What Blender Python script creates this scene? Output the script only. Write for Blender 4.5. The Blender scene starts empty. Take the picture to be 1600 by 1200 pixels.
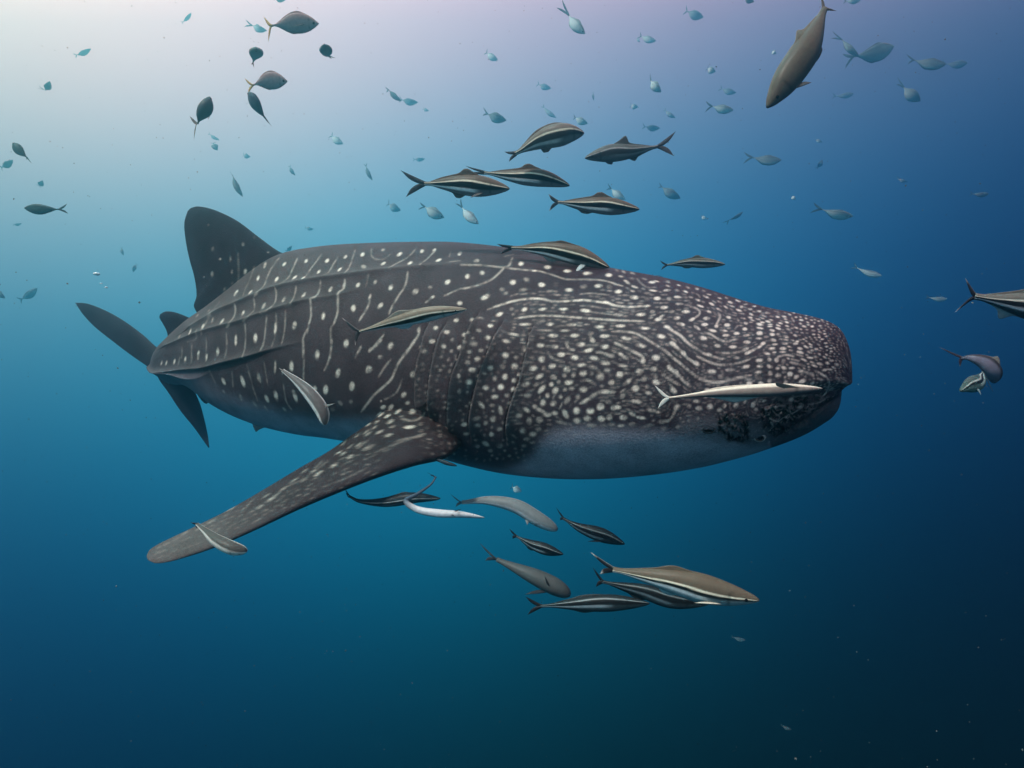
import bpy, math, random
import numpy as np
SUN_E, HAZE = 4.8, .042
from mathutils import Vector
# ---------------------------------------------------------------- camera, light, exposure
scene = bpy.context.scene
F = 1067.0                                            # focal length in photo pixels (1600 x 1200)
cam_d = bpy.data.cameras.new("camera"); cam = bpy.data.objects.new("camera", cam_d)
scene.collection.objects.link(cam); scene.camera = cam
cam.location = (0, 0, 0); cam.rotation_euler = (math.radians(90), 0, 0)
cam_d.sensor_width = 36; cam_d.lens = 36*F/1600; cam_d.clip_start = .05; cam_d.clip_end = 500
def W(px, py, D): return np.array([(px-800)/F*D, D, (600-py)/F*D])
SUN = Vector((-.42, -.46, .78)).normalized()          # towards the sun
sun_d = bpy.data.lights.new("sun", 'SUN'); sun = bpy.data.objects.new("sun", sun_d); scene.collection.objects.link(sun)
sun.rotation_euler = SUN.to_track_quat('Z', 'Y').to_euler(); sun_d.energy = SUN_E; sun_d.angle = math.radians(6); sun_d.color = (1, .88, .77)
WFIT = [((0,0,0),(-2.618,-1.397,-1.074)),((0,0,1),(6.38,2.706,2.396)),((0,0,2),(0.085,-1.034,-1.603)),((0,0,3),(-2.874,-0.202,-0.158)),((0,0,4),(-0.836,0.742,1.363)),((0,1,0),(-1.212,0.21,0.323)),((0,1,1),(3.968,-0.326,-0.421)),((0,1,2),(1.343,-2.077,-2.433)),((0,1,3),(-4.747,4.252,4.513)),((1,0,0),(-1.248,-0.35,-0.221)),((1,0,1),(-0.554,-0.106,0.217)),((1,0,2),(3.184,0.34,-0.367)),((1,0,3),(1.801,0.276,-0.088)),((1,1,0),(-1.888,-1.239,-0.806)),((1,1,1),(-2.281,-0.373,0.754)),((1,1,2),(6.371,-0.879,-2.091)),((2,0,0),(-1.179,-0.983,-0.561)),((2,0,1),(-1.138,0.414,0.067)),((2,0,2),(2.916,1.023,0.31)),((2,1,0),(-0.281,-2.457,-1.778)),((2,1,1),(4.308,6.142,4.522)),((3,0,0),(-0.536,-1.299,-0.856)),((3,0,1),(-1.123,-0.192,0.158))]
world = bpy.data.worlds.new("World"); scene.world = world; world.use_nodes = True
nt = world.node_tree; nt.nodes.clear(); N, L = nt.nodes, nt.links
def vmath(op, a, b=None, scale=None):
    n = N.new('ShaderNodeVectorMath'); n.operation = op
    for s, v in ((n.inputs[0], a), (n.inputs[1], b)):
        if v is None: continue
        if hasattr(v, 'is_output'): L.new(v, s)
        else: s.default_value = v
    if scale is not None:
        if hasattr(scale, 'is_output'): L.new(scale, n.inputs['Scale'])
        else: n.inputs['Scale'].default_value = scale
    return n.outputs[0]
def smath(op, a, b=None):
    n = N.new('ShaderNodeMath'); n.operation = op
    for s, v in ((n.inputs[0], a), (n.inputs[1], b)):
        if v is None: continue
        if hasattr(v, 'is_output'): L.new(v, s)
        else: s.default_value = v
    return n.outputs[0]
# daylight spread through the water: log radiance as a smooth function of the direction one looks in
tc = N.new('ShaderNodeTexCoord'); nrm = vmath('NORMALIZE', tc.outputs['Generated'])
sep = N.new('ShaderNodeSeparateXYZ'); L.new(nrm, sep.inputs[0]); ax = sep.outputs
cache = {}
def power(axis, e):
    if e == 1: return ax[axis]
    if (axis, e) not in cache: cache[(axis, e)] = smath('MULTIPLY', power(axis, e-1), ax[axis])
    return cache[(axis, e)]
acc = None
for ex, c in WFIT:
    m = None
    for axis in range(3):
        if ex[axis]: m = power(axis, ex[axis]) if m is None else smath('MULTIPLY', m, power(axis, ex[axis]))
    term = vmath('SCALE', tuple(c), None, 1.0 if m is None else m)
    acc = term if acc is None else vmath('ADD', acc, term)
s2 = N.new('ShaderNodeSeparateXYZ'); L.new(acc, s2.inputs[0]); cmb = N.new('ShaderNodeCombineXYZ')
chan = [smath('MINIMUM', s2.outputs[0], smath('ADD', s2.outputs[1], 1.1)), s2.outputs[1], s2.outputs[2]]
for k in range(3): L.new(smath('POWER', math.e, chan[k]), cmb.inputs[k])
bg = N.new('ShaderNodeBackground'); L.new(cmb.outputs[0], bg.inputs['Color']); bg.inputs['Strength'].default_value = 1.0
sky = N.new('ShaderNodeTexSky'); sky.sky_type = 'NISHITA'; sky.sun_disc = False
sky.sun_elevation = math.asin(SUN.z); sky.sun_rotation = math.atan2(SUN.x, SUN.y)
bg2 = N.new('ShaderNodeBackground'); L.new(sky.outputs[0], bg2.inputs['Color']); bg2.inputs['Strength'].default_value = .15
mr = N.new('ShaderNodeMapRange'); mr.interpolation_type = 'SMOOTHSTEP'; mr.inputs['From Min'].default_value = .72; mr.inputs['From Max'].default_value = .95
L.new(ax[2], mr.inputs['Value']); mr.inputs['To Max'].default_value = .6       # the bright round window of daylight overhead
mix = N.new('ShaderNodeMixShader'); L.new(mr.outputs[0], mix.inputs[0]); L.new(bg.outputs[0], mix.inputs[1]); L.new(bg2.outputs[0], mix.inputs[2])
outw = N.new('ShaderNodeOutputWorld'); L.new(mix.outputs[0], outw.inputs['Surface'])
world.cycles.sampling_method = 'MANUAL'; world.cycles.sample_map_resolution = 256
vs = scene.view_settings; vs.view_transform = 'Standard'; vs.look = 'None'; vs.gamma = 1; vs.exposure = 0; vs.use_curve_mapping = False
scene.render.engine = 'CYCLES'; cy = scene.cycles
cy.use_denoising = True; cy.max_bounces = 5; cy.diffuse_bounces = 2; cy.volume_bounces = 1; cy.caustics_reflective = False; cy.caustics_refractive = False
cy.sample_clamp_indirect = 4
# ---------------------------------------------------------------- helpers
COL = scene.collection
def material(name, rough=.55, spec=.2, noise=(14, .25), bump=None, attr=True, color=(.5, .5, .5), alpha=None, fine=None):
    m = bpy.data.materials.new(name); m.use_nodes = True; n, l = m.node_tree.nodes, m.node_tree.links
    b = n['Principled BSDF']; b.inputs['Roughness'].default_value = rough; b.inputs['Specular IOR Level'].default_value = spec
    tx = n.new('ShaderNodeTexNoise'); tc_ = n.new('ShaderNodeTexCoord'); l.new(tc_.outputs['Object'], tx.inputs['Vector'])
    tx.inputs['Scale'].default_value = noise[0]; tx.inputs['Detail'].default_value = 6; tx.inputs['Roughness'].default_value = .6
    r = n.new('ShaderNodeMapRange'); l.new(tx.outputs['Fac'], r.inputs['Value']); r.inputs['From Min'].default_value = .3; r.inputs['From Max'].default_value = .7
    r.inputs['To Min'].default_value = 1-noise[1]; r.inputs['To Max'].default_value = 1+noise[1]
    v = n.new('ShaderNodeVectorMath'); v.operation = 'SCALE'; l.new(r.outputs[0], v.inputs['Scale'])
    if attr:
        a = n.new('ShaderNodeAttribute'); a.attribute_name = 'Col'; l.new(a.outputs['Color'], v.inputs[0])
    else: v.inputs[0].default_value = color
    l.new(v.outputs[0], b.inputs['Base Color'])
    if bump:
        t2 = n.new('ShaderNodeTexNoise'); l.new(tc_.outputs['Object'], t2.inputs['Vector']); t2.inputs['Scale'].default_value = bump[0]; t2.inputs['Detail'].default_value = 4
        bp = n.new('ShaderNodeBump'); bp.inputs['Strength'].default_value = bump[1]; bp.inputs['Distance'].default_value = bump[2]
        l.new(t2.outputs['Fac'], bp.inputs['Height']); l.new(bp.outputs[0], b.inputs['Normal'])
    if fine:
        t3 = n.new('ShaderNodeTexNoise'); l.new(tc_.outputs['Object'], t3.inputs['Vector']); t3.inputs['Scale'].default_value = fine[0]; t3.inputs['Detail'].default_value = 3
        r3 = n.new('ShaderNodeMapRange'); l.new(t3.outputs['Fac'], r3.inputs['Value']); r3.inputs['From Min'].default_value = .35; r3.inputs['From Max'].default_value = .65
        r3.inputs['To Min'].default_value = -fine[1]; r3.inputs['To Max'].default_value = fine[1]
        ad = n.new('ShaderNodeMath'); l.new(r.outputs[0], ad.inputs[0]); l.new(r3.outputs[0], ad.inputs[1]); l.new(ad.outputs[0], v.inputs['Scale'])
    if alpha is not None: b.inputs['Alpha'].default_value = alpha
    return m
def grid_mesh(name, P, mat, col=None, closed=True, cap=True, parent=None, smooth=True):
    """P: n x m x 3 grid, closed round its second axis; col n x m x 3 linear colours"""
    n, m = P.shape[:2]; V = P.reshape(-1, 3).astype(np.float32)
    i = np.arange(n-1)[:, None]; j = np.arange(m if closed else m-1)[None, :]; j2 = (j+1) % m
    q = np.stack([i*m+j, i*m+j2, (i+1)*m+j2, (i+1)*m+j], -1).reshape(-1, 4)
    loops = q.ravel(); sizes = np.full(len(q), 4); extra = []
    if cap and closed: extra = [np.arange(m)[::-1], (n-1)*m+np.arange(m)]
    allv = np.concatenate([loops]+extra) if extra else loops
    sizes = np.concatenate([sizes, [m]*len(extra)]).astype(int) if extra else sizes
    me = bpy.data.meshes.new(name); me.vertices.add(len(V)); me.vertices.foreach_set('co', V.ravel())
    me.loops.add(len(allv)); me.loops.foreach_set('vertex_index', allv.astype(np.int32))
    me.polygons.add(len(sizes)); me.polygons.foreach_set('loop_start', np.concatenate([[0], np.cumsum(sizes)[:-1]]).astype(np.int32))
    me.polygons.foreach_set('loop_total', sizes.astype(np.int32))
    me.update(calc_edges=True); me.validate()
    if smooth: me.shade_smooth()
    if col is not None:
        at = me.color_attributes.new('Col', 'FLOAT_COLOR', 'POINT'); c4 = np.ones((len(V), 4), np.float32)
        c4[:, :3] = col.reshape(-1, 3); at.data.foreach_set('color', c4.ravel())
    me.materials.append(mat)
    o = bpy.data.objects.new(name, me); COL.objects.link(o)
    if parent: put_under(o, parent)
    return o
def put_under(o, parent):
    o.parent = parent; o.matrix_parent_inverse = PINV.get(parent.name, parent.matrix_world.inverted())
PINV = {}
def thing(name, label, cat, loc, group=None):
    e = bpy.data.objects.new(name, None); COL.objects.link(e); e.empty_display_size = .05
    e.location = [float(v) for v in loc]; e['label'] = label; e['category'] = cat
    if group: e['group'] = group
    from mathutils import Matrix
    PINV[e.name] = Matrix.Translation(-Vector([float(v) for v in loc]))
    return e
def unit(v): v = np.asarray(v, float); return v/(np.linalg.norm(v, axis=-1, keepdims=True)+1e-12)
def spline(P, n):
    P = np.asarray(P, float)
    if len(P) == 2: return P[0]+(P[1]-P[0])*np.linspace(0, 1, n)[:, None]
    q = np.vstack([2*P[0]-P[1], P, 2*P[-1]-P[-2]]); seg = []
    ds = np.linalg.norm(np.diff(P, axis=0), axis=1)+1e-9; cum = np.concatenate([[0], np.cumsum(ds)]); cum /= cum[-1]
    for t in np.linspace(0, 1, n):
        i = min(np.searchsorted(cum, t, side='right')-1, len(P)-2); u = (t-cum[i])/(cum[i+1]-cum[i])
        a, b, c, d = q[i], q[i+1], q[i+2], q[i+3]
        # non-uniform tangents
        tb = (c-a)/max(1e-9, (ds[i-1] if i > 0 else ds[i])+ds[i])*ds[i]; tcn = (d-b)/max(1e-9, ds[i]+(ds[i+1] if i+1 < len(ds) else ds[i]))*ds[i]
        h = (2*u**3-3*u**2+1)*b+(u**3-2*u**2+u)*tb+(-2*u**3+3*u**2)*c+(u**3-u**2)*tcn
        seg.append(h)
    return np.array(seg)
def fin_loft(name, LE, TE, th, mat, parent, ns=24, nc=14, colf=None, camber=0, side=None):
    """a fin between a leading and a trailing curve: th = (root, tip) half thickness, airfoil section"""
    A = spline(LE, ns); B = spline(TE, ns); t = np.linspace(0, 1, ns)
    c = (1-np.cos(np.linspace(0, math.pi, nc)))/2
    mid = A[:, None]*(1-c)[None, :, None]+B[:, None]*c[None, :, None]
    ds = np.gradient(mid, axis=0); dc = (B-A)[:, None]+0*mid
    nm = unit(np.cross(ds, dc)); nm = unit(nm+0*nm)
    bad = np.linalg.norm(np.cross(ds, dc), axis=-1) < 1e-9; nm[bad] = nm[:, nc//2].mean(0)
    if side is not None and (nm.mean((0, 1))@np.asarray(side)) < 0: nm = -nm
    prof = (2.2*np.sqrt(c)*(1-c)+.25*np.sin(math.pi*c))*.72
    hh = (th[0]*(1-t)+th[1]*t)[:, None]*prof[None, :]*np.sqrt(np.clip((1-t)*8, 0, 1))[:, None]
    up = mid+nm*hh[..., None]+camber*np.sin(math.pi*c)[None, :, None]*nm; dn = mid-nm*hh[..., None]+camber*np.sin(math.pi*c)[None, :, None]*nm
    P = np.concatenate([up, dn[:, ::-1][:, 1:-1]], 1)
    T = np.broadcast_to(t[:, None], P.shape[:2]); Cc = np.concatenate([c, c[::-1][1:-1]])[None, :]+0*T
    S = np.concatenate([np.ones(nc), -np.ones(nc-2)])[None, :]+0*T
    col = colf(P, T, Cc, S) if colf else None
    return grid_mesh(name, P, mat, col, parent=parent)
def project(P): return 800+F*P[..., 0]/P[..., 1], 600-F*P[..., 2]/P[..., 1]
def lut(x, k):
    k = sorted(k); xs = [a for a, _ in k]; ys = [b for _, b in k]; return np.interp(x, xs, ys)
def slut(x, k):
    """smooth key curve (monotone cubic)"""
    k = sorted(k); xs = np.array([a for a, _ in k], float); ys = np.array([b for _, b in k], float)
    d = np.diff(ys)/np.diff(xs); m = np.concatenate([[d[0]], (d[:-1]+d[1:])/2, [d[-1]]])
    for i in range(1, len(m)-1):
        if d[i-1]*d[i] <= 0: m[i] = 0
    for i in range(len(d)):
        if d[i] == 0: m[i] = m[i+1] = 0; continue
        a, b = m[i]/d[i], m[i+1]/d[i]; s = a*a+b*b
        if s > 9: m[i] = 3*a/math.sqrt(s)*d[i]; m[i+1] = 3*b/math.sqrt(s)*d[i]
    x = np.clip(x, xs[0], xs[-1]); i = np.clip(np.searchsorted(xs, x, side='right')-1, 0, len(d)-1)
    h = xs[i+1]-xs[i]; u = (x-xs[i])/h
    return (2*u**3-3*u**2+1)*ys[i]+(u**3-2*u**2+u)*h*m[i]+(-2*u**3+3*u**2)*ys[i+1]+(u**3-u**2)*h*m[i+1]
# ---------------------------------------------------------------- the water itself: even haze in one closed box
def build_haze():
    x0, x1, y0, y1, z0, z1 = -26, 26, -3, 34, -18, 18
    v = [(x, y, z) for x in (x0, x1) for y in (y0, y1) for z in (z0, z1)]
    f = [(0, 1, 3, 2), (4, 6, 7, 5), (0, 4, 5, 1), (2, 3, 7, 6), (0, 2, 6, 4), (1, 5, 7, 3)]
    me = bpy.data.meshes.new('haze'); me.from_pydata(v, [], f); me.update()
    m = bpy.data.materials.new('haze'); m.use_nodes = True; n, l = m.node_tree.nodes, m.node_tree.links
    n.remove(n['Principled BSDF']); pv = n.new('ShaderNodeVolumePrincipled'); pv.inputs['Density'].default_value = HAZE
    pv.inputs['Color'].default_value = (.20, .78, .95, 1); pv.inputs['Anisotropy'].default_value = .96
    l.new(pv.outputs[0], n['Material Output'].inputs['Volume']); me.materials.append(m)
    o = bpy.data.objects.new('haze', me); COL.objects.link(o); o['kind'] = 'stuff'; o['label'] = 'blue sea water haze filling the whole view'
build_haze()
# ---------------------------------------------------------------- skin pattern of the whale shark
# spots: x y halflength halfwidth angle level ; lines: halfwidth level | x y x y ...
TILES = [
(240, 380, .15, """1160 230 35 14 70;1362 218 28 14 50;955 295 30 13 85;1090 362 38 14 78;1290 385 36 18 70;1480 368 34 13 50;865 522 38 13 62
1025 520 30 11 55;1158 657 36 18 65;1365 590 34 17 70;1570 545 32 18 60;940 735 34 14 75;728 820 40 14 65;622 810 34 8 78;528 878 38 13 72
400 930 40 9 72;1467 855 44 25 82;1062 990 52 22 88;860 1010 62 14 90;1268 890 70 14 87;678 1130 50 18 90;475 1160 45 14 90;1590 185 25 15 50
1580 375 25 10 45;1054 640 22 8 85 .5;815 300 25 7 90 .5;738 480 22 8 80 .5;693 165 12 8 0;285 980 25 7 75 .5;465 760 25 6 55 .5
590 710 20 6 50 .5;820 415 22 6 80 .5;800 165 30 8 90 .4;615 60 25 14 80 .4;610 320 30 16 90 .3;300 -150 18 12 80 .4;570 -190 12 8 80 .4;930 10 24 14 80 .4;1050 -60 16 8 80 .3;1195 95 12 9 0 .5""",
"""7 .5|1310 150 1230 260 1180 370 1165 440 1120 510 1060 560
7 .5|1500 150 1450 270 1410 370 1340 440
6 .4|1050 240 1010 360 960 480 950 560
6 .3|880 100 885 260 880 400
7 .5|1280 470 1280 570 1265 640 1210 700 1120 740
7 .5|1490 450 1470 560 1440 640 1380 660
7 .5|860 640 850 760 800 850 760 880
6 .4|1050 580 1055 700 1000 770 940 820
7 .45|1180 760 1165 900 1150 1080
7 .45|955 840 960 1000 955 1200
7 .45|1375 700 1365 900 1340 1050
7 .45|1275 730 1280 900 1240 1080
9 .5|1600 890 1560 990 1555 1100 1555 1200
6 .3|760 930 765 1200
6 .3|550 980 555 1200
6 .35|470 900 440 1000 350 1030
6 .3|400 1040 400 1200
6 .3|620 740 560 830 500 960
5 .3|300 1080 300 1200
5 .35|700 600 640 700 580 780"""),
(480, 380, .15, """208 183 28 18 50;397 142 24 16 50;130 305 30 15 55;347 283 32 14 55;577 120 26 20 50;595 255 34 22 -30 .5;790 70 20 14 30 .5
797 222 32 15 35;962 118 34 18 35;1078 218 30 16 35;1197 85 24 18 50;1372 185 34 16 28;1590 110 26 18 50;247 482 32 18 60;530 438 30 20 60
708 405 26 16 60 .5;385 440 35 14 70 .6;873 460 34 24 60;1128 503 42 26 50;1462 403 32 26 45;1280 460 22 20 0 .5;1300 565 34 16 30 .8
1590 625 28 20;165 760 40 22 85;480 680 40 26 80;762 653 40 22 55;650 570 35 14 75 .8;405 1045 48 28 82;870 1068 44 30 55;105 1165 52 25 86
1552 803 28 20;1345 885 26 22;1475 932 24 20;1318 1025 28 20;1442 1080 22 22;1525 1010 20 18 0 .5;1590 1090 25 25;1245 1125 25 20 0 .5
1510 1125 18 15 0 .5;1435 545 16 10;1325 70 25 12 40 .8;660 1110 34 18 45 .7;1160 900 30 14 70 .7""",
"""7 .4|150 110 90 200 40 270 0 350
7 .45|325 140 270 230 230 320 180 350
7 .45|500 70 470 170 440 270 410 330
7 .3|670 50 670 130 720 170 800 170 870 110
7 .4|1130 60 1050 150 940 220 860 280
8 .5|1340 70 1260 160 1180 240
10 .55|145 400 130 490 100 560 40 600 40 750 10 870 0 940
11 .6|395 380 385 470 330 520 320 600 315 720 280 830 245 900 250 1050 240 1200
7 .3|640 330 610 460
11 .6|660 530 640 640 590 730 540 810
10 .55|1050 300 1020 440 950 550 880 670 850 740
9 .5|1600 470 1510 510 1430 550
9 .5|1300 570 1230 620
10 .6|800 950 750 1010 690 1080 650 1120
11 .65|1170 880 1160 950 1100 1050 1040 1120 980 1200
9 .6|560 1070 510 1170 500 1200
6 .3|1500 80 1480 150
6 .35|1600 190 1450 210"""),
(720, 380, .15, """168 188 32 20 20;628 215 30 24 35;905 250 38 20 0;1110 290 44 18 0;765 290 40 8 0;1320 315 50 20 0;1540 332 36 20 0;72 345 28 28 0
222 310 28 24 0 .6;543 405 36 30 0;683 380 34 24 -20 .3;843 432 38 26 0;650 485 48 20 10 .3;990 430 28 28 0 .2;925 500 40 16 10 .3
1125 487 48 20 0 .9;1435 445 44 20 0;1285 450 34 24 0 .2;258 560 54 28 25;430 480 30 22 0 .3;470 520 30 18 20 .3;400 742 44 20 25
660 690 36 22 15;853 688 48 16 5;1070 685 50 16 0;1300 702 56 20 -8;530 685 24 18 0 .4;545 740 18 14 0 .4;120 800 26 20;215 787 34 14 0 .5
310 862 32 18;355 810 40 10 0 .4;672 845 70 14 0 .9;930 843 44 20;1155 848 54 17;1445 870 56 18;200 915 28 20 0 .5;550 950 70 14 -10 .7
880 910 90 12 0 .4;1085 910 60 12 0 .6;1265 902 40 10 0 .3;960 965 52 20;1187 960 52 22 5;1500 968 56 20;1355 940 30 20 0 .5;45 955 30 24
280 985 32 24;148 1052 36 26;485 1025 44 20 -10 .9;645 1005 22 16 0 .4;950 1018 70 10 0 .25;1370 1010 35 26 -40 .7;105 945 18 14 0 .5
840 1068 40 22 0 .9;983 1078 38 24;1105 1035 26 20 0 .8;1248 1055 50 24;1500 1075 50 26 -8;660 1100 30 34 0 .7;720 940 30 14 0 .5
1335 1115 60 22 12 .9;1045 1160 42 24""",
"""11 .5|0 475 100 460 230 420 330 370 400 310 450 265 500 240 540 150
7 .5|0 237 200 237 300 245 470 262 640 280 800 290 900 315 1000 345 1100 375 1300 380 1450 385 1600 412
12 .75|280 690 380 655 470 625 560 600 700 578 850 580 950 605 1080 605 1250 595 1350 600 1500 620 1600 640
10 .7|560 785 700 765 900 755 1100 765 1300 780 1500 795 1600 800
7 .3|1240 530 1350 520 1550 540
7 .3|1240 650 1400 665 1550 690
6 .35|1350 715 1500 735 1600 745
6 .3|450 140 560 110
12 .6|1100 1050 1130 1100 1190 1115
7 .35|440 920 500 940
10 .4|1450 1140 1600 1170"""),
(240, 530, .15, """97 245 26 8 90 .8;150 245 28 8 90 .8;232 232 30 9 90;343 212 36 10 90;475 165 50 14 90;567 190 42 10 90;678 130 50 18 90
735 440 46 18 -65 .8;930 440 70 20 -72;1098 400 56 20 -75;1435 285 60 24 90;1265 290 70 13 88 .8;735 550 25 12 -60 .4;910 610 40 15 -70 .5
1180 620 46 20 -62 .8;1275 590 62 22 -75;1472 590 70 20 -70;1365 735 40 12 -50 .5;1060 680 50 14 -55 .6;1170 720 40 12 -55 .5""",
"""6 .3|770 0 770 200
7 .45|960 0 955 180
7 .45|1160 0 1130 120
10 .5|1560 0 1565 200 1560 470
6 .3|1150 240 1190 480
7 .35|970 260 1040 520 1090 660
7 .4|1350 470 1380 640 1440 740
6 .3|820 340 830 500
5 .3|410 170 410 250
5 .3|280 180 280 280
5 .3|600 320 650 460"""),
(480, 530, .15, """320 355 52 26 75;640 315 44 36 50;465 490 50 32 88;192 525 52 28 88;78 530 46 24 85;1103 365 38 32 60 .9;1005 580 36 26 50
870 710 38 24 45;950 750 50 16 35;1097 752 40 28 0;1045 665 30 20 20 .5;755 790 46 16 20 .9;835 800 36 15 25;725 862 34 14 30;860 860 44 18 22
635 890 30 10 30;700 920 28 10 40;1065 915 60 18 5;615 965 46 8 40 .8;635 985 40 10 35 .9;750 968 44 14 30;840 1003 44 16 20
885 912 30 12 15 .5;525 1000 40 9 45;450 1115 50 8 40;570 1100 90 8 40 .6;660 1125 60 12 35;380 1080 50 6 45;330 1180 40 8 30
770 645 10 10;760 185 30 22 0 .4;455 650 24 24 0 .25;345 665 34 22 -40 .35;265 730 24 24 0 .25""",
"""10 .55|260 0 245 130 210 260 175 330
11 .45|870 210 800 300 740 400
14 .65|1120 0 1050 120 970 220 920 310 880 410 800 490 700 580 620 680 560 760
9 .4|990 410 940 540 870 600 800 630
11 .6|560 80 510 170
11 .6|780 0 700 90 650 120
10 .4|970 800 1020 840 1100 850 1180 820 1230 760
9 .5|1190 120 1150 230
8 .35|920 1070 1000 1040 1200 1010
8 .3|800 1170 900 1120"""),
(720, 530, .15, """215 115 28 20 0 .5;105 135 22 20 0 .4;472 165 34 32;580 190 30 22 0 .5;180 205 32 22;1045 160 44 24;1187 192 44 28;848 208 34 36 0 .8
1395 200 60 24 -15;1500 245 60 26 -12 .9;85 245 25 22 0 .5;560 285 36 36;440 285 28 26 0 .7;325 300 28 24 0 .7;125 320 38 24;765 303 40 28 0 .9
865 305 22 22 0 .4;957 280 42 24;1105 315 38 32;1265 270 50 22 0 .7;1370 290 56 20 -12 .7;1275 355 44 28;1527 325 40 22 0 .8;462 390 32 32
360 410 22 30 0 .4;610 368 26 20;190 385 30 22 0 .5;820 388 46 24 25;965 395 36 26 -20;1080 380 26 20 0 .5;1175 375 26 24 0 .5
1455 398 46 38 0 .9;90 445 36 30 0 .9;555 430 28 24 0 .8;275 498 28 30;420 497 34 32;695 470 40 28 20 .8;945 470 26 24 0 .8;1125 450 48 28 5
1020 445 22 24 0 .4;790 470 36 20 30 .5;845 520 56 26 50 .9;985 535 40 34 60 .9;1275 522 44 34 0 .8;1570 450 34 34 0 .8;550 525 32 28
355 600 40 24;485 585 28 22 0 .5;705 583 36 26;905 585 24 28 0 .8;1040 600 24 26 0 .6;1110 635 50 28 60 .9;1225 600 32 26 0 .5
1085 525 24 20 0 .5;1155 515 34 20 0 .6;855 665 32 40 0 .9;965 670 36 32 0 .9;120 660 36 22 0 .6;230 680 50 20 -60 .7;330 690 30 22 0 .4
510 665 30 24 0 .6;415 740 52 28 -75 .6;690 735 46 22 -40 .7;770 700 26 24 0 .7;1205 745 36 40 0 .8;1350 750 44 34 0 .9;1455 705 42 40
1540 650 36 24 0 .6;1590 715 30 34 0 .7;1090 780 56 28 -60 .7;900 785 50 28 0 .6;980 770 36 26 0 .6;830 740 60 22 -25 .6;340 830 36 36 0 .5
185 815 36 24 0 .5;615 790 36 28 0 .5;715 850 30 44 0 .45;820 840 40 36 0 .5;1210 850 46 32 -30 .6;1320 825 44 32 -10 .8;1465 830 44 34 0 .8
1550 815 34 34 0 .8;40 885 34 24 0 .7;185 890 30 28 0 .5;265 870 26 26 0 .4;400 935 36 26 0 .5;650 950 36 36 0 .5;810 940 36 26 0 .4
55 985 36 22 0 .5;320 990 28 30 0 .6;750 990 44 30 0 .5;260 1090 46 26 -30 .5;410 1110 40 28 0 .45;170 1115 34 24 0 .4;690 1040 40 20 0 .4
740 1075 40 16 0 .4;310 1160 30 24 0 .4;660 1110 34 18 0 .3;770 1140 30 18 0 .3;0 90 14 30 0;0 380 14 26 0;0 540 16 28 0 .8
1050 870 70 22 -15 .4;1380 900 40 24 0 .4;1480 900 40 24 0 .4;1565 890 34 22 0 .4""",
"""20 .65|1245 670 1330 620 1400 570 1470 545 1600 545
12 .45|900 130 960 200 1080 240
14 .5|1240 435 1330 430 1410 480
14 .5|1400 130 1500 150 1600 190"""),
(900, 400, .1, """180 272 68 26 0;510 298 60 26;795 408 60 20 -35;915 480 60 18 -20;1188 410 58 20 0;1265 395 50 10 -15;1205 540 70 14 -8
1420 535 60 16 10;350 468 64 28;660 555 60 32;912 645 70 34 -5;1268 662 60 30;1105 670 40 34 0 .4;110 480 50 36 0 .25;520 480 44 36 0 .25
1460 670 44 36 0 .4;1110 580 60 20 0 .25;1380 605 60 12 0 .4;1580 640 50 20;80 690 80 18 5;470 725 65 24 -12;1120 782 50 20 5;150 855 85 26 -5
400 892 60 14 0 .5;655 918 78 26 -3;1015 915 78 28 3;1375 805 60 28;1195 870 40 28 0 .5;1495 870 50 28 0 .5;1590 748 30 20;1285 990 60 30 15
1340 940 50 20 30 .6;1560 968 44 32;365 1103 85 24;690 1092 88 24;1065 1125 95 26 -4;1420 1105 60 26 -20;85 1150 60 14 0 .5;170 1070 50 14 0 .5
650 670 60 20 0 .2""",
"""11 .5|0 365 150 365 350 372 500 400 620 440 740 470
10 .35|60 600 150 585 350 595 520 610
18 .7|520 750 650 780 850 795 1000 785 1120 782
11 .35|180 690 400 720
10 .35|200 770 380 810 520 830
15 .65|0 965 200 975 500 1000 800 1010 1080 1020
10 .3|950 350 1020 430 1120 490 1250 490"""),
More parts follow.
